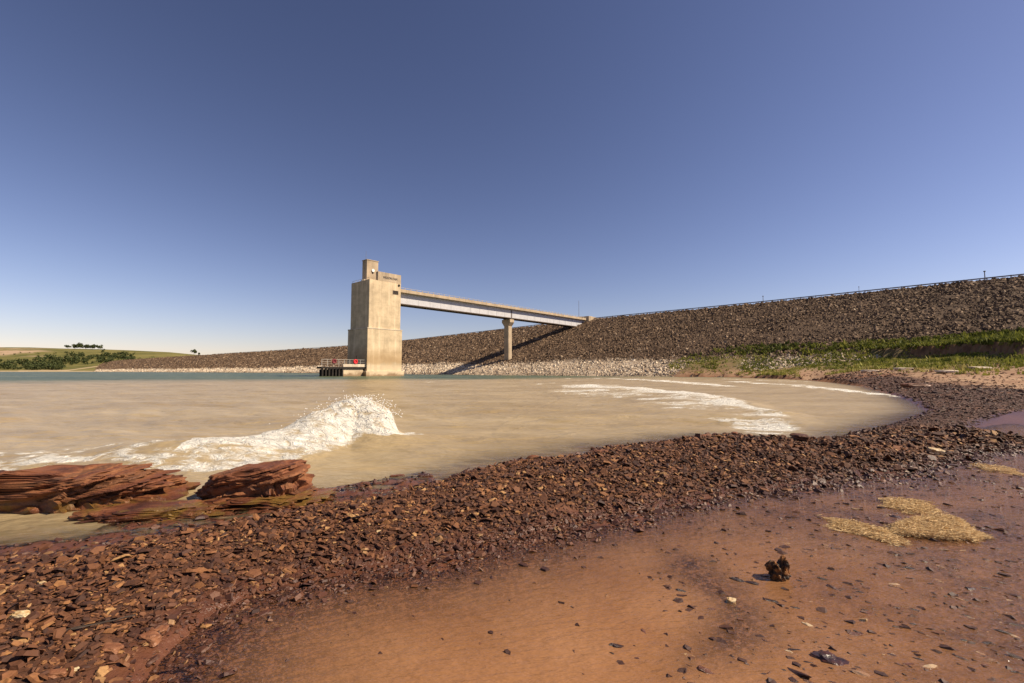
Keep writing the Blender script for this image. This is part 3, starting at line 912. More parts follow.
# fine submerged and half sunk grit
Dg = np.exp(RNG.uniform(math.log(1.3), math.log(8), 30000)); pxg = RNG.uniform(-20, 1060, 30000)
cand = np.column_stack([(pxg - W / 2) / FPX * Dg, Dg])
gg, dlg, dpg, _, _, mpg = ground(cand, True)
prob = (dpg > 0) * (sstep(.55, 0, dpg) * .65 + 1.0 * sstep(-.15, .2, mpg + .25 * (fbm(cand[:, 0] * 4, cand[:, 1] * 4, 3, 141) - .5)) + .75 * sstep(.4, 1.4, cand[:, 0] - .25 * (cand[:, 1] - 2)) + .09)
sel = RNG.uniform(0, 1, len(cand)) < prob
cg, gg = cand[sel], gg[sel]; ng = len(cg)
sg_ = np.clip(RNG.lognormal(math.log(.0062), .60, ng), .0025, .026) * (.6 + .25 * cg[:, 1])
Vg, Fg = chips_arrays(ng, cg[:, 0], cg[:, 1], np.maximum(gg, ZP - .006) + sg_ * .06, sg_, .22, .2, RNG.normal(R(-35), .4, ng))
me = make_mesh('grit', Vg, Fg, False, {'rnd': np.repeat(np.clip(RNG.beta(1.1, 5.0, ng) + (RNG.uniform(0, 1, ng) < .05) * .6, 0, .99), 10), 'wet': np.repeat(np.full(ng, .6), 10)})
tag(link('grit', me, M['chip'], GROUND), 'dark grit sunk in the wet mud', None, None, 'stuff')

# ------------------------------------------------------------------ layered rocks
def ico(sub):
    bm = bmesh.new(); bmesh.ops.create_icosphere(bm, subdivisions=sub, radius=1)
    V = np.array([v.co[:] for v in bm.verts]); Fc = np.array([[v.index for v in f.verts] for f in bm.faces]); bm.free()
    return V, Fc

def fb3(V, sc, octs=4, off=0.0):
    return np.array([mnoise.fractal(Vector((v[0] * sc + off, v[1] * sc, v[2] * sc)), 1.0, 2.0, octs) for v in V])

def strata_rock(name, loc, size, yaw, dip, seed, label, cat, sub=6, topf=None, power=.55, layer_t=.028, jag=.16, mat=None, algae=0.0):
    """bedded rock: superellipsoid whose beds stick out or are eaten back one by one"""
    V, Fc = ico(sub)
    Vs = np.sign(V) * np.abs(V) ** power
    nrm = np.max(np.abs(Vs), axis=1, keepdims=True)
    P3 = Vs * np.array(size)
    if topf is not None:
        P3[:, 2] = np.where(P3[:, 2] > 0, P3[:, 2] * np.interp(P3[:, 0] / size[0], topf[0], topf[1]), P3[:, 2])
    n1 = fb3(P3, 2.6 / max(.2, size[2] * 2.4), 4, seed * 3.1)
    n2 = fb3(P3, 9.0, 4, seed * 5.7 + 40)
    s = P3[:, 2] * math.cos(dip) + P3[:, 0] * math.sin(dip) + 0.020 * n1 + .004 * n2
    r_ = np.random.default_rng(seed)
    thick = r_.uniform(.45, 1.8, 200) * layer_t
    edges = np.cumsum(thick) - thick.sum() / 2
    k = np.searchsorted(edges, s)
    frac = np.clip((s - edges[np.clip(k - 1, 0, 199)]) / thick[np.clip(k, 0, 199)], 0, 1)
    off = r_.uniform(-1, 1, 202)[k]
    notch = -np.exp(-(frac / .22) ** 2) * .6
    # beds break along the strike at different places
    brk = np.array([mnoise.noise(Vector((v[0] * 4.5, v[1] * 4.5, kk * 7.3))) for v, kk in zip(P3, k)])
    amt = jag * (off * .55 + notch * .5 + np.round(brk * 3) / 3 * .75) + .10 * n1 + .03 * n2
    P3[:, :2] *= (1 + amt)[:, None] * 1.0
    P3[:, 2] += size[2] * (.10 * n1 + .05 * n2 + .06 * np.round(brk * 3) / 3)
    cz = loc[2]
    c, sn = math.cos(yaw), math.sin(yaw)
    X = P3[:, 0] * c - P3[:, 1] * sn; Y = P3[:, 0] * sn + P3[:, 1] * c
    Vw = np.column_stack([X, Y, P3[:, 2]])
    lay = r_.uniform(0, 1, 202)[k]
    zz = Vw[:, 2] + cz
    wet = sstep(.14, .02, zz); alg = sstep(.16, .04, zz) * algae
    me = make_mesh(name, Vw, Fc, False, {'layer': lay, 'wet': wet, 'algae': alg})
    o = link(name, me, mat or M['rock']); o.location = loc
    return tag(o, label, cat)

pc = at_d(50, 500, 4.62)
strata_rock('shore_rock', (pc[0] - .05, 4.62, .03), (1.18, .42, .285), R(6), R(-13), 11, 'long layered red rock at the left edge of the surf', 'rock', 6,
            (np.array([-1, -.75, -.45, -.1, .3, .7, 1]), np.array([.35, .55, .85, 1.0, .96, .98, .9])), .5, .026, .19, None, .8)
pc = at_d(258, 488, 4.78)
strata_rock('shore_rock', (pc[0], 4.78, .145), (.47, .30, .205), R(3), R(-17), 23, 'smaller blocky red rock right of the long one, overhanging its wet foot', 'rock', 6,
            (np.array([-1, -.8, -.4, 0, .5, .9, 1]), np.array([.55, .62, .80, .9, 1.0, 1.0, .92])), .5, .024, .2, None, .3)
pc = at_d(262, 497, 4.62)
strata_rock('rock_shelf', (pc[0], 4.66, .0), (.62, .34, .085), R(4), R(-14), 31, 'low wet rock shelf under the smaller blocky rock', 'rock', 5, None, .55, .016, .24, None, 1.0)
pc = at_d(150, 509, 4.2)
strata_rock('rock_shelf', (pc[0], 4.25, -.01), (.62, .24, .085), R(12), R(-10), 37, 'low wet ledge at the foot of the long rock', 'rock', 5, None, .55, .016, .24, None, .9)
pc = at_z(425, 476); strata_rock('flat_stone', (pc[0], pc[1], -.005), (.10, .05, .03), R(20), R(-6), 41, 'flat dark stone just offshore of the gravel bar', 'stone', 4, None, .6, .012, .15)
pc = at_z(398, 477); strata_rock('flat_stone', (pc[0] - .02, pc[1] + .05, -.012), (.09, .04, .03), R(10), R(-6), 43, 'small flat slab awash left of the dark offshore stone', 'stone', 4, None, .6, .012, .15)
# dark lumps on the crest of the bar against the water
for k, (qx, qy, s, lab) in enumerate([(534, 466, .085, 'upright dark stone on the waterline of the bar, below the bridge pier'), (602, 460, .11, 'flat dark slab on the rim of the bar, right of the upright stone'),
                                      (705, 443, .10, 'dark lump on the bar rim before the right-hand surge'), (735, 442, .10, 'dark lump at the foam tip of the surge'),
                                      (800, 448, .17, 'flat dark stone awash in the wet cove behind the bar')]):
    p = at_z(qx, qy, .04); zz = max(gz1(p[0], p[1]), 0)
    strata_rock('dark_stone', (p[0], p[1], zz + .2 * s), (s, s * .6, s * (.55 if k in (0, 2, 3) else .28)), R(20 * k), R(-12), 51 + k, lab, 'stone', 4, None, .65, .014, .2)

# single stones that stand out on the shore
t = NT('pale_stone'); nn = t.noise(30, 5, t.coords())
M['pale'] = t.done(t.bsdf(t.mix(t.smooth(nn, .35, .65), (0.36, 0.22, 0.09), (0.58, 0.46, 0.28)), .6, t.bump(nn, .4, .02), .4))
t = NT('pink_slab'); nn = t.noise(25, 5, t.coords())
M['pink'] = t.done(t.bsdf(t.mix(t.smooth(nn, .35, .65), (0.155, 0.058, 0.026), (0.24, 0.105, 0.05)), .55, t.bump(nn, .4, .02), .4))
t = NT('black_wet'); nn = t.noise(25, 5, t.coords())
M['blackwet'] = t.done(t.bsdf(t.mix(t.smooth(nn, .35, .65), (0.022, 0.012, 0.010), (0.07, 0.026, 0.018)), .28, t.bump(nn, .6, .02), .5))
def lone(name, qx, qy, w, hgt, mat, label, yaw=0.3, seed=1, zl=.03):
    p = at_z(qx, qy, zl); p = at_z(qx, qy, gz1(p[0], p[1]))
    zz = gz1(p[0], p[1])
    V, Fc = ico(3)
    Vs = np.sign(V) * np.abs(V) ** .6 * np.array([w, w * .62, hgt])
    nz = fb3(Vs / w, 1.9, 5, seed * 2.7)
    Vs = Vs * (1 + .34 * nz)[:, None]
    me = make_mesh(name, Vs, Fc, False)
    o = link(name, me, mat); o.location = (p[0], p[1], zz + hgt * .5); o.rotation_euler = (0.05, .1, yaw)
    return tag(o, label, 'stone')
lone('pale_stone', 20, 616, .034, .020, M['pale'], 'yellowish pale stone at the left edge of the gravel', .2, 2, .1)
lone('pale_stone', 121, 515, .046, .032, M['pale'], 'bright whitish stone below the long rock', .1, 3, .02)
lone('pale_stone', 42, 586, .018, .012, M['pale'], 'small pale pebble in gravel, above the yellowish stone', .1, 4, .1)
lone('pale_stone', 73, 667, .020, .008, M['pale'], 'thin pale sliver near the bottom left corner', .7, 5, .1)
lone('flat_stone', 151, 635, .045, .018, M['pink'], 'broad smooth pinkish slab at the right end of the stick', -.2, 6, .06)
lone('flat_stone', 158, 627, .034, .016, M['pink'], 'smaller pinkish slab touching the broad one from behind', .1, 7, .06)
lone('flat_stone', 112, 646, .040, .012, M['pink'], 'flat pink-brown leaf-shaped stone just below the stick', .2, 8, .08)
lone('flat_stone', 55, 671, .032, .012, M['pink'], 'flat pale pink stone near the bottom left corner', .4, 9, .1)
lone('tan_stone', 936, 450, .11, .05, M['pale'], 'tan boulder at the tip of the gravel spit', .1, 10, .05)
lone('black_stone', 829, 666, .075, .028, M['blackwet'], 'largest black wet stone at the bottom right of the mud', -.35, 11)
lone('black_stone', 904, 598, .034, .014, M['blackwet'], 'glinting black stone in the mud between straw and corner', -.3, 12)
lone('black_stone', 972, 592, .030, .014, M['blackwet'], 'black stone in the mud right of the glinting one', -.2, 13)
lone('black_stone', 897, 519, .045, .018, M['blackwet'], 'dark stone beside the straw mat', -.1, 14)
lone('pale_stone', 937, 582, .030, .008, M['pale'], 'long pale flake lying on the mud', -.25, 15)
lone('pale_stone', 688, 660, .026, .016, M['pale'], 'pale tan pebble on the mud at the bottom centre', .1, 16)
lone('pale_stone', 817, 621, .012, .008, M['white'], 'tiny white pebble on the mud', .1, 17)
lone('amber_stone', 786, 545, .035, .012, M['pale'], 'amber stone in the film of water behind the clod', -.1, 18)
lone('amber_stone', 731, 603, .028, .018, M['pale'], 'mossy amber pebble left of the clod', .4, 19)

# lumpy black clod with two horns
pcl = at_z(779, 578, ZP)
V, Fc = ico(5)
Vs = V * np.array([.062, .05, .058])
n1 = fb3(V, 1.6, 4, 3.3); n2 = fb3(V, 5.0, 4, 9.3)
Vs = Vs * (1 + .28 * n1 + .22 * n2)[:, None]
Vs[:, 2] += .038 * np.exp(-((Vs[:, 0] - .038) / .020) ** 2) * (V[:, 2] > .1) + .022 * np.exp(-((Vs[:, 0] + .040) / .020) ** 2) * (V[:, 2] > .1)
Vs[:, 2] -= .022 * np.exp(-(Vs[:, 0] / .024) ** 2) * (V[:, 2] > .3)
t = NT('peat_clod'); nn = t.noise(28, 5, t.coords(), .7)
cl_m = t.done(t.bsdf(t.mix(t.smooth(nn, .42, .62), (0.030, 0.017, 0.010), (0.36, 0.14, 0.03)), .5, t.bump(nn, 1.0, .02), .4))
o = link('mud_clod', make_mesh('mud_clod', Vs, Fc, False), cl_m); o.location = (pcl[0], pcl[1], ZP + .038)
tag(o, 'lumpy black and orange clod standing up from the wet mud', 'clod')

# thin stick among the gravel
a = at_z(66, 645, .11); b = at_z(134, 630, .08)
pts = [a + (b - a) * k / 6 for k in range(7)]
bm = bmesh.new(); rings = []
for k, p in enumerate(pts):
    zz = gz1(p[0], p[1]) + .022; r_ = .0055 * (1 - .07 * k)
    ring = [bm.verts.new((p[0] + random.gauss(0, .003), p[1] + r_ * math.cos(q) + random.gauss(0, .0015), zz + r_ * math.sin(q))) for q in np.linspace(0, 2 * math.pi, 7)[:-1]]
    rings.append(ring)
for r0, r1 in zip(rings, rings[1:]):
    for k in range(6): bm.faces.new((r0[k], r0[(k + 1) % 6], r1[(k + 1) % 6], r1[k]))
bm.faces.new(rings[0]); bm.faces.new(rings[-1][::-1])
me = bpy.data.meshes.new('stick'); bm.to_mesh(me); bm.free()
tag(link('stick', me, simple('dark_wood', (0.045, 0.030, 0.022), .8)), 'thin dark stick lying on the gravel at lower left', 'stick')

# straw mats drifted onto the mud
def straw(px_poly, n, hgt, label, seed, main=.0):
    rg = np.random.default_rng(seed)
    L = poly_z(px_poly, ZP); c0 = L.mean(0)
    lo, hi = L.min(0), L.max(0)
    Q = rg.uniform(lo - .12, hi + .12, (n * 8, 2)); d = sdf(Q, L)
    ok = d + .42 * (fbm(Q[:, 0] * 4.5, Q[:, 1] * 4, 4, seed) - .5) + rg.normal(0, .02, len(Q)) > 0
    Q, d = Q[ok][:n], d[ok][:n]; n = len(Q)
    zz = np.maximum(ground(Q), ZP) + rg.uniform(.0, 1, n) * np.clip(d * .45 + .006, .004, hgt)
    ln = rg.uniform(.018, .055, n); wd = rg.uniform(.0008, .0018, n)
    yaw = rg.normal(main, .7, n); pit = rg.normal(0, .18, n)
    dv = np.stack([np.cos(yaw) * np.cos(pit), np.sin(yaw) * np.cos(pit), np.sin(pit)], -1) * ln[:, None] / 2
    sv = np.stack([-np.sin(yaw), np.cos(yaw), rg.normal(0, .5, n)], -1) * wd[:, None]
    C = np.column_stack([Q, zz + .004])
    up = np.zeros((n, 3)); up[:, 2] = wd
    V = np.stack([C - dv - sv, C - dv + sv, C - dv + up, C + dv - sv, C + dv + sv, C + dv + up], 1) - np.array([c0[0], c0[1], ZP])
    base = (np.arange(n) * 6)[:, None, None]
    q = np.array([[0, 3, 5, 2], [2, 5, 4, 1], [1, 4, 3, 0]])
    Fq = (base + q[None]).reshape(-1, 4)
    me = make_mesh('straw_mat', V.reshape(-1, 3), Fq, False, {'rnd': np.repeat(rg.beta(2.4, 1.8, n), 6)})
    o = link('straw_mat', me, M['straw']); o.location = (c0[0], c0[1], ZP)
    return tag(o, label, 'straw', 'straw drifted onto the mud', 'stuff')
straw([(888, 527), (905, 519), (940, 516), (965, 521), (975, 532), (984, 541), (975, 552), (950, 546), (915, 541), (893, 538)], 7500, .045, 'widest pale straw mat on the mud at right', 301, -.3)
straw([(827, 519), (850, 521), (880, 529), (898, 538), (890, 544), (866, 537), (838, 527)], 2600, .02, 'narrow straw tail running left from the widest mat', 302, -.4)
straw([(868, 500), (895, 498), (925, 502), (932, 510), (915, 515), (890, 508)], 2300, .025, 'small straw mat behind the dark stone', 303, -.2)
straw([(966, 465), (985, 464), (1018, 470), (1015, 474), (975, 471)], 1200, .03, 'thin straw streak farthest back near the gravel spit', 304, -.1)

# ------------------------------------------------------------------ the dam
DAM = tag(empty('earth_dam', (0, 0, 0)), 'long brown riprap-faced earth dam rising to the right', 'dam')
us = np.array([-30, -12.0, -9.0, -8.9, -1.5, -.8, 0] + list(np.linspace(2, TOE + 8, 30)))
SS, UU = np.meshgrid(S, us, indexing='ij')
Pd = dam_point(SS.ravel(), UU.ravel())
uu = UU.ravel()
zc = np.where(uu <= 0, CREST_Z, Pd[:, 2]); zc = np.where(uu < -9, CREST_Z + (uu + 9) / 2.5, zc)
rel = fbm(SS.ravel() * .25, uu * .3, 3, 4) - .5
zc = zc + np.where(uu > 1, .5 * rel, 0)
Pd[:, 2] = zc
pale = sstep(4.8, 2.9, zc + 1.6 * (fbm(SS.ravel() * .05, uu * .2, 3, 19) - .5))
F = grid_faces(len(S), len(us))
me = make_mesh('embankment', Pd, F, False, {'rnd': np.full(len(Pd), .22), 'pale': pale})
link('embankment', me, M['riprap'], DAM)
# road on the crest
us2 = np.array([-8.4, -2.0]); SS2, UU2 = np.meshgrid(S, us2, indexing='ij')
Pr = dam_point(SS2.ravel(), UU2.ravel()); Pr[:, 2] = CREST_Z + .05
link('crest_road', make_mesh('crest_road', Pr, grid_faces(len(S), 2)), M['asphalt'], DAM)
# riprap: dumped stone, thinner with distance
dcam = np.hypot(CX + NX * 30, CY + NY * 30)
vis = (W / 2 + FPX * CX / np.maximum(CY, 1) < 1250) & (CY > 10)
wgt = vis * np.gradient(S) / np.maximum(dcam, 60) ** 1.55
cdf = np.cumsum(wgt); cdf /= cdf[-1]
NST = 92000
ss = np.interp(RNG.uniform(0, 1, NST), cdf, S); uq = RNG.uniform(-.5, TOE + 1.5, NST)
Pq = dam_point(ss, uq)
dq = np.hypot(Pq[:, 0], Pq[:, 1])
size = np.minimum(np.maximum(.24, dq * .0019), .62) * np.clip(RNG.lognormal(0, .38, NST), .4, 2.2)
palev = sstep(4.6, 3.2, Pq[:, 2] + 2.2 * (fbm(ss * .05, uq * .2, 3, 19) - .5) + RNG.normal(0, .35, NST))
rlow = sstep(.9, .2, Pq[:, 2])
octa = np.array([(1, .7, -.3), (-1, .8, -.3), (-.9, -.8, -.3), (.9, -.8, -.3), (.45, .1, .7), (-.45, -.1, .75)], float)
oct_t = np.array([(0, 4, 3), (2, 5, 1)]); oct_q = np.array([(0, 1, 5, 4), (3, 4, 5, 2)])
Vq = octa[None] * RNG.uniform(.65, 1.3, (NST, 6, 1)) * (size[:, None] * RNG.uniform(.7, 1.3, (NST, 3)))[:, None, :] * np.array([1, 1, .8])
yw = RNG.uniform(0, 6.28, NST); c, s_ = np.cos(yw), np.sin(yw)
Vq = np.stack([Vq[..., 0] * c[:, None] - Vq[..., 1] * s_[:, None], Vq[..., 0] * s_[:, None] + Vq[..., 1] * c[:, None], Vq[..., 2]], -1)
Vq += (Pq + np.array([0, 0, .05]))[:, None]
rv = RNG.beta(1.7, 2.2, NST)
me = make_mesh('riprap', Vq.reshape(-1, 3), [(oct_t[None] + (np.arange(NST) * 6)[:, None, None]).reshape(-1, 3), (oct_q[None] + (np.arange(NST) * 6)[:, None, None]).reshape(-1, 4)], False,
               {'rnd': np.repeat(rv, 6), 'pale': np.repeat(palev * (1 - .55 * rlow), 6)})
tag(link('riprap', me, M['riprap'], DAM), 'dumped stone facing, bleached near the water', None, None, 'stuff')

# guardrail along the lake side of the crest
GR = tag(empty('guardrail', (0, 0, 0)), 'thin dark guardrail running along the crest of the dam', 'guardrail')
sr = S[(S < 900)]
rows = []
for (u, zz) in [(-.9, .55), (-.9, .85), (-.82, .85), (-.82, .55)]:
    p = dam_point(sr, np.full(len(sr), u)); p[:, 2] = CREST_Z + zz; rows.append(p)
Vr = np.stack(rows, 1).reshape(-1, 3); nS = len(sr)
q = []
for k in range(4):
    i = np.arange(nS - 1); q.append(np.stack([i * 4 + k, i * 4 + (k + 1) % 4, (i + 1) * 4 + (k + 1) % 4, (i + 1) * 4 + k], -1))
link('rail_beam', make_mesh('rail_beam', Vr, np.concatenate(q)), M['pole'], GR)
pm = box_mesh('post', [(-.08, .08, -.08, .08, 0, .92)]); pm.materials.append(M['pole'])
for s in np.arange(120, 560, 4.0):
    p = dam_point(np.array([s]), np.array([-1.1]))[0]
    o = link('post', pm, None, GR); o.location = (p[0], p[1], CREST_Z)

# poles on the crest
def s_at_px(qx):
    pxs = W / 2 + FPX * CX / np.maximum(CY, 1); m = CY > 20
    o = np.argsort(pxs[m]); return float(np.interp(qx, pxs[m][o], S[m][o]))
for qx, u, hgt, r_, lab, lampish in [(990, -3, 2.6, .12, 'short dark marker post on the crest near the right edge', 0), (762, -3, 2.6, .11, 'short marker post on the crest, halfway along the right slope', 0),
                            (860, -3, 2.2, .06, 'thinnest marker post on the crest, between the two thicker ones', 0), (566, -9, 11.0, .10, 'tall thin mast behind the bridge abutment', 1)]:
    p = dam_point(np.array([s_at_px(qx)]), np.array([u]))[0]
    e = tag(empty('mast' if lampish else 'marker_post', (p[0], p[1], CREST_Z)), lab, 'mast' if lampish else 'post')
    link('shaft', cyl_mesh('shaft', (0, 0, 0), (0, 0, hgt), r_, r_ * .7), M['pole'], e)
    if lampish:
        link('base_plate', cyl_mesh('base_plate', (0, 0, 0), (0, 0, .25), .3), M['pole'], e)
    else:
        link('cap', cyl_mesh('cap', (0, 0, hgt), (0, 0, hgt + .25), r_ * 1.8), M['pole'], e)

# ------------------------------------------------------------------ intake tower
bx, by = 0.668, 0.744                         # the bridge runs this way
AZB = math.atan2(by, bx)
Cn = at_d(367.6, 372, 114.0)                   # near corner
T = tag(empty('intake_tower', (Cn[0], Cn[1], 0), AZB), 'tall square tan concrete intake tower standing in the lake', 'tower')
L1, L2 = 9.4, 9.0
lower = link('lower_shaft', box_mesh('lower_shaft', [(-.45, L1 + .35, -.35, L2 + .4, -3, 12.0)], .05), M['concrete'], T)
link('upper_shaft', box_mesh('upper_shaft', [(0, L1, 0, L2, 12.0, 24.6)], .05), M['concrete'], T)
link('ledge', box_mesh('ledge', [(-.52, L1 + .42, -.42, L2 + .47, 12.003, 12.22)]), M['concrete_pale'], T)
link('plinth', box_mesh('plinth', [(-.95, L1 + .85, -.85, L2 + .9, -3, 1.3)], .06), M['concrete'], T)
par = link('parapet', box_mesh('parapet', [(2.4, L1 - .003, .003, 1.0, 24.602, 26.95)], .04), M['concrete_plain'], T)
link('rear_parapet', box_mesh('rear_parapet', [(L1 - 1.0, L1 - .004, 1.002, L2 - .003, 24.602, 26.6)], .04), M['concrete_plain'], T)
sh = link('stair_house', box_mesh('stair_house', [(2.1, 5.5, 5.0, 7.3, 24.602, 30.7)], .05), M['concrete_plain'], T)
link('roof_slab', box_mesh('roof_slab', [(2.0, 5.6, 4.9, 7.4, 30.70, 30.9)]), M['concrete_plain'], sh)
# round white floodlight on the stair house
lm_o = link('floodlight', cyl_mesh('floodlight', (3.9, 4.78, 28.1), (3.9, 5.0, 28.1), .42, .42, 16), M['white'], sh)
link('bracket', box_mesh('bracket', [(3.75, 4.05, 4.80, 4.998, 27.35, 27.66)]), M['dark'], lm_o)
# window with recess, frame and louvre slats; small vent above
wf = link('window', box_mesh('window', [(6.9, 8.6, -.06, -.003, 21.55, 21.7), (6.9, 8.6, -.06, -.003, 22.45, 22.58), (6.9, 7.03, -.06, -.003, 21.7, 22.45), (8.47, 8.6, -.06, -.003, 21.7, 22.45)]), M['flange'], T)
link('pane', box_mesh('pane', [(7.03, 8.47, -.022, -.004, 21.7, 22.45)]), M['dark'], wf)
for k in range(3):
    link('slat', box_mesh('slat', [(7.03, 8.47, -.05, -.024, 21.82 + .22 * k, 21.88 + .22 * k)]), M['flange'], wf)
link('vent', cyl_mesh('vent', (8.75, -.09, 24.1), (8.75, .0, 24.1), .33, .33, 12), M['dark'], T)
# hand rail and hatch on the roof's lake side
rl = link('roof_railing', box_mesh('roof_railing', [(.15, .21, .3, L2 - .3, 25.05, 25.1)] ), M['rail'], T)
for k in range(6):
    yk = .3 + k * (L2 - .6) / 5
    link('baluster', box_mesh('baluster', [(.15, .20, yk, yk + .05, 24.602, 25.05)]), M['rail'], rl)
link('hatch', box_mesh('hatch', [(.35, 1.7, 3.4, 4.7, 24.602, 25.0)], .05), M['concrete_pale'], T)
link('antenna', cyl_mesh('antenna', (2.6, 6.4, 30.9), (2.6, 6.4, 33.4), .05, .025), M['pole'], T)
# lettering on the parapet
cu = bpy.data.curves.new('lettering', 'FONT'); cu.body = 'WILSON DAM'; cu.size = 1.0; cu.extrude = .03; cu.align_x = 'LEFT'
tmp = bpy.data.objects.new('lettering_tmp', cu); COL.objects.link(tmp)
bpy.context.view_layer.update()
deps = bpy.context.evaluated_depsgraph_get()
lme = bpy.data.meshes.new_from_object(tmp.evaluated_get(deps))
bpy.data.objects.remove(tmp)
co = np.zeros(len(lme.vertices) * 3); lme.vertices.foreach_get('co', co); co = co.reshape(-1, 3)
sx = 4.3 / (co[:, 0].max() - co[:, 0].min()); sy = .62 / (co[:, 1].max() - co[:, 1].min())
co2 = np.column_stack([3.9 + (co[:, 0] - co[:, 0].min()) * sx, -.035 - co[:, 2], 25.35 + co[:, 1] * sy])
lme.vertices.foreach_set('co', co2.ravel()); lme.update(); lme.materials.clear()
link('lettering', lme, M['letters'], par)

# intake deck on the lake side of the tower
DK = tag(empty('intake_deck', (Cn[0], Cn[1], 0), AZB), 'concrete and dark pile intake deck at the foot of the tower', 'deck')
link('concrete_block', box_mesh('concrete_block', [(-6.5, -1.0, .4, 7.4, -3, 1.85)], .05), M['concrete'], DK)
link('deck_edge', box_mesh('deck_edge', [(-11.8, -6.4, .1, 2.4, 1.853, 2.3), (-6.4, -.5, .1, 7.6, 1.853, 2.3)]), M['timber'], DK)
link('curb', box_mesh('curb', [(-6.4, -.5, .16, .5, 2.303, 3.0)]), M['concrete_pale'], DK)
for k in range(7):
    xk = -11.6 + k * .82
    link('pile', box_mesh('pile', [(xk, xk + .42, .25, .7, -3, 1.85)], .04), M['timber'], DK)
link('brace', box_mesh('brace', [(-11.8, -6.52, .72, 1.0, -3, 1.7)]), M['timber'], DK)
hr = link('handrail', box_mesh('handrail', [(-11.7, -.5, .2, .27, 4.0, 4.08), (-11.7, -.5, .2, .27, 3.45, 3.51), (-11.7, -.5, .2, .27, 2.95, 3.0)]), M['rail'], DK)
pmesh = box_mesh('rail_post', [(-.04, .04, .195, .275, 2.303, 4.0)]); pmesh.materials.append(M['rail'])
for k in range(9):
    o = link('rail_post', pmesh, None, DK); o.location = (-11.66 + k * 1.39, 0, 0)
link('gauge_post', box_mesh('gauge_post', [(-2.75, -2.55, .6, .8, 2.303, 5.1)]), M['timber'], DK)

def life_ring(xk, mat, label, strap):
    bm = bmesh.new(); Rr, rr_ = .42, .17; g_ = []
    for i in range(16):
        a = 2 * math.pi * i / 16; row = []
        for j in range(8):
            b_ = 2 * math.pi * j / 8
            row.append(bm.verts.new(((Rr + rr_ * math.cos(b_)) * math.cos(a), rr_ * .6 * math.sin(b_), (Rr + rr_ * math.cos(b_)) * math.sin(a))))
        g_.append(row)
    for i in range(16):
        for j in range(8):
            bm.faces.new((g_[i][j], g_[(i + 1) % 16][j], g_[(i + 1) % 16][(j + 1) % 8], g_[i][(j + 1) % 8]))
    me = bpy.data.meshes.new('life_ring'); bm.to_mesh(me); bm.free()
    w = DK.matrix_world if False else Matrix.Translation((Cn[0], Cn[1], 0)) @ Matrix.Rotation(AZB, 4, 'Z')
    e = tag(empty('life_ring', w @ Vector((xk, .08, 3.6)), AZB), label, 'life ring')
    link('ring', me, mat, e)
    link('back_board', box_mesh('back_board', [(-.5, .5, .04, .1, -.45, .45)]), mat, e)
    return e
life_ring(-3.25, M['red'], 'bright red life ring on the deck railing by the tower', 1)
life_ring(-8.7, M['maroon'], 'dull maroon life ring on the railing above the dark piles', 1)

# ------------------------------------------------------------------ access bridge
BL = 94.0
w0 = Matrix.Translation((Cn[0], Cn[1], 0)) @ Matrix.Rotation(AZB, 4, 'Z')
B0 = w0 @ Vector((L1, 1.6, 0))
B = tag(empty('access_bridge', B0, AZB), 'long straight steel girder footbridge from the tower to the dam crest', 'bridge')
BW = 5.6
GB, GT = 19.7, 22.75
link('deck', box_mesh('deck', [(.05, BL, 0, BW, GT + .003, 23.2)]), M['concrete_plain'], B)
for nm, y0 in (('girder', 1.1), ('girder', BW - 1.4)):
    gd = link(nm, box_mesh('girder', [(.05, BL, y0 + .1, y0 + .2, GB + .14, GT)]), M['steel'], B)
    link('lower_flange', box_mesh('lower_flange', [(.05, BL, y0 - .12, y0 + .42, GB - .10, GB + .138)]), M['flange'], gd)
    link('upper_flange', box_mesh('upper_flange', [(.05, BL, y0 - .1, y0 + .4, GT - .16, GT - .003)]), M['steel'], gd)
    sm = box_mesh('stiffener', [(-.03, .03, y0 + .06, y0 + .097, GB + .14, GT - .165)]); sm.materials.append(M['steel'])
    for k in range(1, 24):
        o = link('stiffener', sm, None, gd); o.location = (k * 4.0, 0, 0)
    link('splice', box_mesh('splice', [(47.2, 47.6, y0 + .02, y0 + .098, GB + .14, GT - .165)]), M['flange'], gd)
for y0 in (.05, BW - .25):
    cb = link('kerb_wall', box_mesh('kerb_wall', [(.05, BL, y0, y0 + .2, 23.203, 23.62)]), M['concrete_plain'], B)
    link('top_rail', box_mesh('top_rail', [(.05, BL, y0 + .06, y0 + .13, 24.0, 24.07)]), M['rail'], cb)
    pm_ = box_mesh('rail_post', [(-.07, .07, y0 + .04, y0 + .16, 23.62, 24.0)]); pm_.materials.append(M['concrete_plain'])
    for k in range(48):
        o = link('rail_post', pm_, None, cb); o.location = (.5 + k * 1.98, 0, 0)
link('gate_post', box_mesh('gate_post', [(.6, .95, .06, .4, 23.63, 25.0)]), M['flange'], B)
# pier
PX = 47.4; yc = BW / 2
pr = link('pier', box_mesh('pier', [(PX - .95, PX + .95, yc - 1.05, yc + 1.05, 2.0, 17.0)], .12), M['concrete_plain'], B)
link('pier_cap', frustum_mesh('pier_cap', PX - .95, PX + .95, yc - 1.05, yc + 1.05, 17.0, 18.2, -.12, -.85), M['concrete_plain'], pr)
link('cap_beam', box_mesh('cap_beam', [(PX - 1.1, PX + 1.1, yc - 1.95, yc + 1.95, 18.203, 19.25)], .04), M['concrete_plain'], pr)
for y0 in (1.1 + .15, BW - 1.4 + .15):
    link('bearing', box_mesh('bearing', [(PX - .4, PX + .4, y0 - .3, y0 + .3, 19.253, 19.598)]), M['flange'], pr)
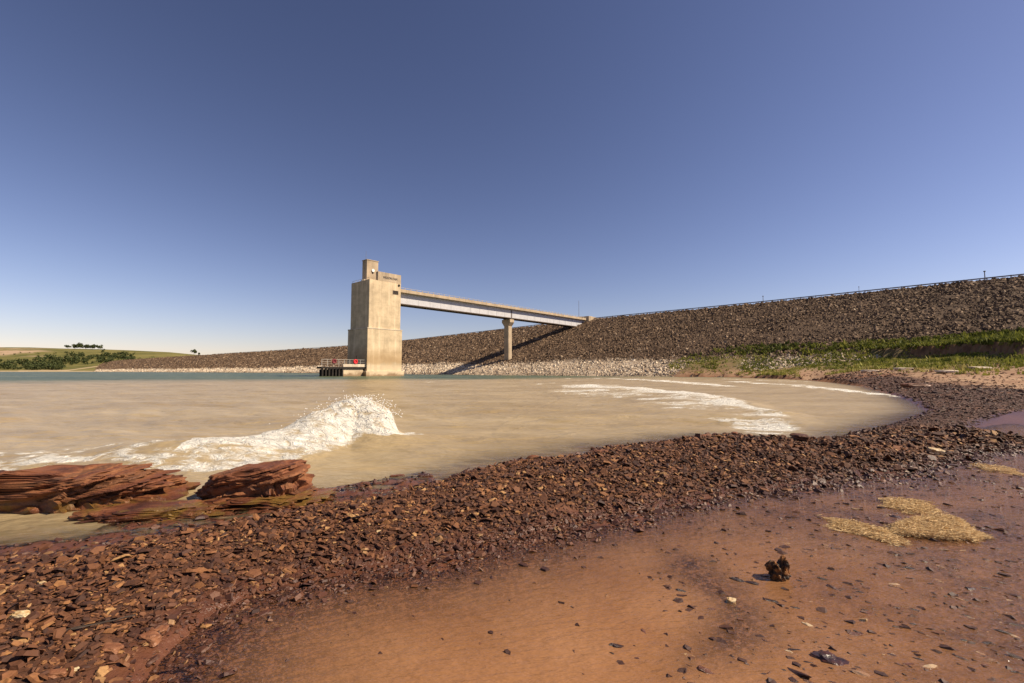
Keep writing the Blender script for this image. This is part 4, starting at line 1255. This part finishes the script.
# abutment on the crest
ab = link('abutment', box_mesh('abutment', [(BL + .01, BL + 3.2, -.9, BW + .9, 16.0, 24.55)], .05), M['concrete_plain'], B)
link('wing_wall', box_mesh('wing_wall', [(BL + 3.203, BL + 9.0, -.7, -.1, 20.0, 24.5)], .04), M['concrete_plain'], ab)
link('wing_wall', box_mesh('wing_wall', [(BL + 3.203, BL + 9.0, BW + .1, BW + .7, 20.0, 24.5)], .04), M['concrete_plain'], ab)

# ------------------------------------------------------------------ hills on the far left shore
hx = np.concatenate([np.linspace(-900, -40, 40), np.linspace(-30, 260, 120)])
top_px = [(-900, 352), (-300, 349), (0, 347.2), (30, 347.4), (66, 348.6), (100, 349.2), (130, 350.3), (170, 352.2), (205, 355.6), (230, 358), (260, 361)]
top_y = np.interp(hx, [p[0] for p in top_px], [p[1] for p in top_px])
prof_t = np.array([0, .06, .16, .3, .45, .6, .75, .9, 1.0, 1.12, 1.5])
V = []
tr = np.linspace(0, 1.5, 70)
for q_, ty in zip(hx, top_y):
    Dsh, Dtop = 760.0, 1380.0
    dx, dz = ray(q_, ty); ztop = CAM_H + dz * Dtop
    for t_ in tr:
        D_ = Dsh + (Dtop - Dsh) * t_
        zf = np.interp(t_, [0, .04, .12, .3, .55, .8, 1.0, 1.2, 1.5], [-.01, .035, .08, .22, .50, .82, 1.0, .9, .4])
        V.append((dx * D_, D_, zf * ztop))
V = np.array(V); V[:, 2] += 5.0 * (fbm(V[:, 0] * .012, V[:, 1] * .012, 4, 6) - .5) * sstep(770, 900, V[:, 1]) * sstep(1380, 1250, V[:, 1])
pxv = W / 2 + FPX * V[:, 0] / V[:, 1]
tfrac = (V[:, 1] - 760) / 620
bare = sstep(.45, .6, tfrac) * sstep(60, 30, pxv)
track = sstep(.025, .0, np.abs(tfrac - np.interp(pxv, [-50, 30, 70, 95, 115], [.01, .03, .05, .2, .3]))) * (pxv > 20) * (pxv < 112)
track = np.maximum(track, sstep(.05, .0, tfrac))
me = make_mesh('hills', V, grid_faces(len(hx), len(tr)), True, {'bare': bare, 'track': track})
tag(link('hills', me, M['hill']), 'low grassy hills on the far left shore', None, None, 'structure')
HV = V.reshape(len(hx), len(tr), 3)
def hill_pt(qx, t_):
    i = int(np.clip(np.searchsorted(hx, qx), 1, len(hx) - 1)); j = t_ / 1.5 * (len(tr) - 1); j0 = int(min(j, len(tr) - 2)); f = j - j0
    fx = (qx - hx[i - 1]) / (hx[i] - hx[i - 1])
    a = HV[i - 1, j0] * (1 - f) + HV[i - 1, j0 + 1] * f; b = HV[i, j0] * (1 - f) + HV[i, j0 + 1] * f
    return a * (1 - fx) + b * fx

def leaf_cloud(C, Rad, n, rg, leaf):
    """n leaf clump faces in an uneven crown made of several lobes"""
    k = 7
    lobes = rg.normal(0, .42, (k, 3)) * Rad * np.array([1, 1, .9]); lobes[:, 2] = np.abs(lobes[:, 2]) * .9
    li = rg.integers(0, k, n)
    d = rg.normal(0, 1, (n, 3)); d /= np.linalg.norm(d, axis=1, keepdims=True)
    Pp = C + lobes[li] + d * (Rad * rg.uniform(.35, .62, (n, 1)))
    nrm = d + rg.normal(0, .5, (n, 3)); nrm /= np.linalg.norm(nrm, axis=1, keepdims=True)
    u = np.cross(nrm, rg.normal(0, 1, (n, 3))); u /= np.linalg.norm(u, axis=1, keepdims=True)
    v = np.cross(nrm, u); s = leaf * rg.uniform(.6, 1.4, (n, 1))
    Vv = np.stack([Pp - u * s - v * s * .5, Pp + u * s * .8 - v * s, Pp + u * s + v * s * .7, Pp - u * s * .6 + v * s], 1)
    rn = np.repeat(np.clip(rg.beta(2, 2, n), 0, 1), 4)
    return Vv.reshape(-1, 3), rn

skyline = [(68, .98, 10, 'small round tree alone at the left of the hilltop group'), (75, .98, 12, 'low broad tree second from left on the hilltop'), (80, .985, 15, 'tallest dense tree in the middle of the hilltop group'),
           (86, .98, 12, 'loose tree right of the tallest hilltop tree'), (92, .975, 13, 'spreading tree second from right on the hilltop'), (98, .97, 12, 'rightmost tree of the hilltop group'),
           (194, .99, 12, 'lone dark tree where the hill dips behind the dam'), (199, .99, 6.5, 'small bush-like tree right of the lone dark tree')]
for k, (qx, t_, hgt, lab) in enumerate(skyline):
    rg = np.random.default_rng(400 + k)
    p = hill_pt(qx, t_)
    e = tag(empty('hill_tree', p), lab, 'tree', 'trees on the far hill')
    link('trunk', cyl_mesh('trunk', (0, 0, -1), (0, 0, hgt * .6), .5, .22), M['bark'], e)
    Vv, rn = leaf_cloud(np.array([0, 0, hgt * .55]), hgt * .62, 420, rg, hgt * .075)
    link('crown', make_mesh('crown', Vv, np.arange(len(Vv)).reshape(-1, 4), False, {'rnd': rn}), M['leaf'], e)
# the wooded shore below: one mass
Vs_, rn_ = [], []
rg = np.random.default_rng(500)
def shrub(qx, t_, hgt, n=70):
    p = hill_pt(qx, t_)
    Vv, rn = leaf_cloud(p + np.array([0, 0, hgt * .4]), hgt * .75, n, rg, hgt * .13)
    Vs_.append(Vv); rn_.append(rn)
for k in range(380):
    qx = rg.uniform(-260, 62); lim = np.interp(qx, [-260, 0, 40, 62], [.42, .36, .30, .12])
    shrub(qx, rg.uniform(.05, lim), rg.uniform(4, 9))
for k in range(150):
    qx = rg.uniform(35, 135); shrub(qx, np.interp(qx, [50, 90, 130], [.32, .42, .46]) + rg.normal(.05, .10), rg.uniform(4, 9))
for k in range(60):
    shrub(rg.uniform(-260, 170), rg.uniform(.42, .75), rg.uniform(2.5, 5), 40)
Vv = np.concatenate(Vs_); me = make_mesh('thicket', Vv, np.arange(len(Vv)).reshape(-1, 4), False, {'rnd': np.concatenate(rn_)})
tag(link('thicket', me, M['leaf']), 'dark green scrub woods covering the far left shore', 'woods', None, 'stuff')

# ------------------------------------------------------------------ grass on the bench at the foot of the dam
N = 90000
Dg = np.exp(RNG.uniform(math.log(34), math.log(112), N)); pxg = RNG.uniform(655, 1180, N)
cand = np.column_stack([(pxg - W / 2) / FPX * Dg, Dg])
gz = ground(cand)
bh = bench(cand)
pat = fbm(cand[:, 0] * .12, cand[:, 1] * .12, 4, 61)
lowcut = np.where(pxg < 800, sstep(.2, .6, gz), sstep(.9, 2.3, gz + 2.2 * (pat - .5)))
dens = lowcut * (.22 + .8 * sstep(.38, .6, fbm(cand[:, 0] * .3, cand[:, 1] * .3, 3, 63)) + .5 * sstep(4.6, 5.4, gz))
# not where the dam face already covers the bench
dcr, si, _ = line_dist(cand, np.column_stack([CX, CY])[::4])
damz = CREST_Z - dcr / RUN
dens *= np.where(damz < gz + .9, 1, .75 * (damz < gz + 2.4) * (damz < 7.2))
# bare scarp faces
e2 = np.maximum(ground(cand + np.array([0, .5])) - gz, gz - ground(cand - np.array([0, .5])))
dens *= np.where(e2 > .35, .03, 1)
sel = RNG.uniform(0, 1, N) < dens
cg, zg = cand[sel][:36000], gz[sel][:36000]
dz_ = damz[sel][:36000]; zg = np.maximum(zg, np.minimum(dz_ + .15, zg + 2.6))
n = len(cg)
hb = RNG.uniform(.14, .42, n) * (1 + .5 * sstep(4.3, 5.0, zg))
tuft = RNG.uniform(0, 1, n) < .02; hb[tuft] *= 2.0
Vt, Ft = [], []
for k in range(3):
    yaw = RNG.uniform(0, 6.28, n); wd = hb * .4
    off = RNG.normal(0, .14, (n, 2)); lean = RNG.normal(0, .28, (n, 2)) * hb[:, None]
    a = np.column_stack([cg + off, zg - .05]); dv = np.column_stack([np.cos(yaw), np.sin(yaw), np.zeros(n)]) * wd[:, None]
    tip = a + np.column_stack([lean, hb])
    Vt.append(np.stack([a - dv, a + dv, tip], 1))
Vt = np.concatenate(Vt); rn = np.clip(RNG.beta(2, 3, n) + .35 * (fbm(cg[:, 0] * .15, cg[:, 1] * .15, 3, 67) - .5) * 2 - .25 * sstep(4.4, 5.2, zg) + .25 * sstep(2.2, 1.2, zg), 0, 1)
me = make_mesh('grass', Vt.reshape(-1, 3), np.arange(len(Vt) * 3).reshape(-1, 3), False, {'rnd': np.repeat(np.concatenate([rn, rn, rn]), 3)})
tag(link('grass', me, M['grass']), 'green and straw-coloured grass on the bench below the dam', 'grass', None, 'stuff')

# pale slabs lying on the dirt flat at right
for k, (qx, qy, D_, w_, lab) in enumerate([(979, 364, 46, 1.05, 'largest whitish flat slab lying under the grassy scarp'), (948, 370, 44, 1.0, 'long pale ledge stone on the dirt flat'), (905, 371, 52, 1.0, 'pale flat stone on the flat left of the ledge stone'),
                                       (870, 372, 55, .9, 'small pale flat stone at the left end of the row'), (915, 381.5, 31, .8, 'flat grey-brown slab lying nearer on the dirt flat')]):
    p = at_d(qx, qy, D_); zz = gz1(p[0], p[1])
    V, Fc = ico(3); Vs = np.sign(V) * np.abs(V) ** .5 * np.array([w_, w_ * .5, .14]); Vs *= (1 + .15 * fb3(V, 1.5, 3, k * 3.3))[:, None]
    o = link('flat_slab', make_mesh('flat_slab', Vs, Fc), M['concrete_pale'] if k < 4 else M['pink']); o.location = (p[0], p[1], zz + .1); o.rotation_euler = (0, .03, -.1)
    tag(o, lab, 'slab')
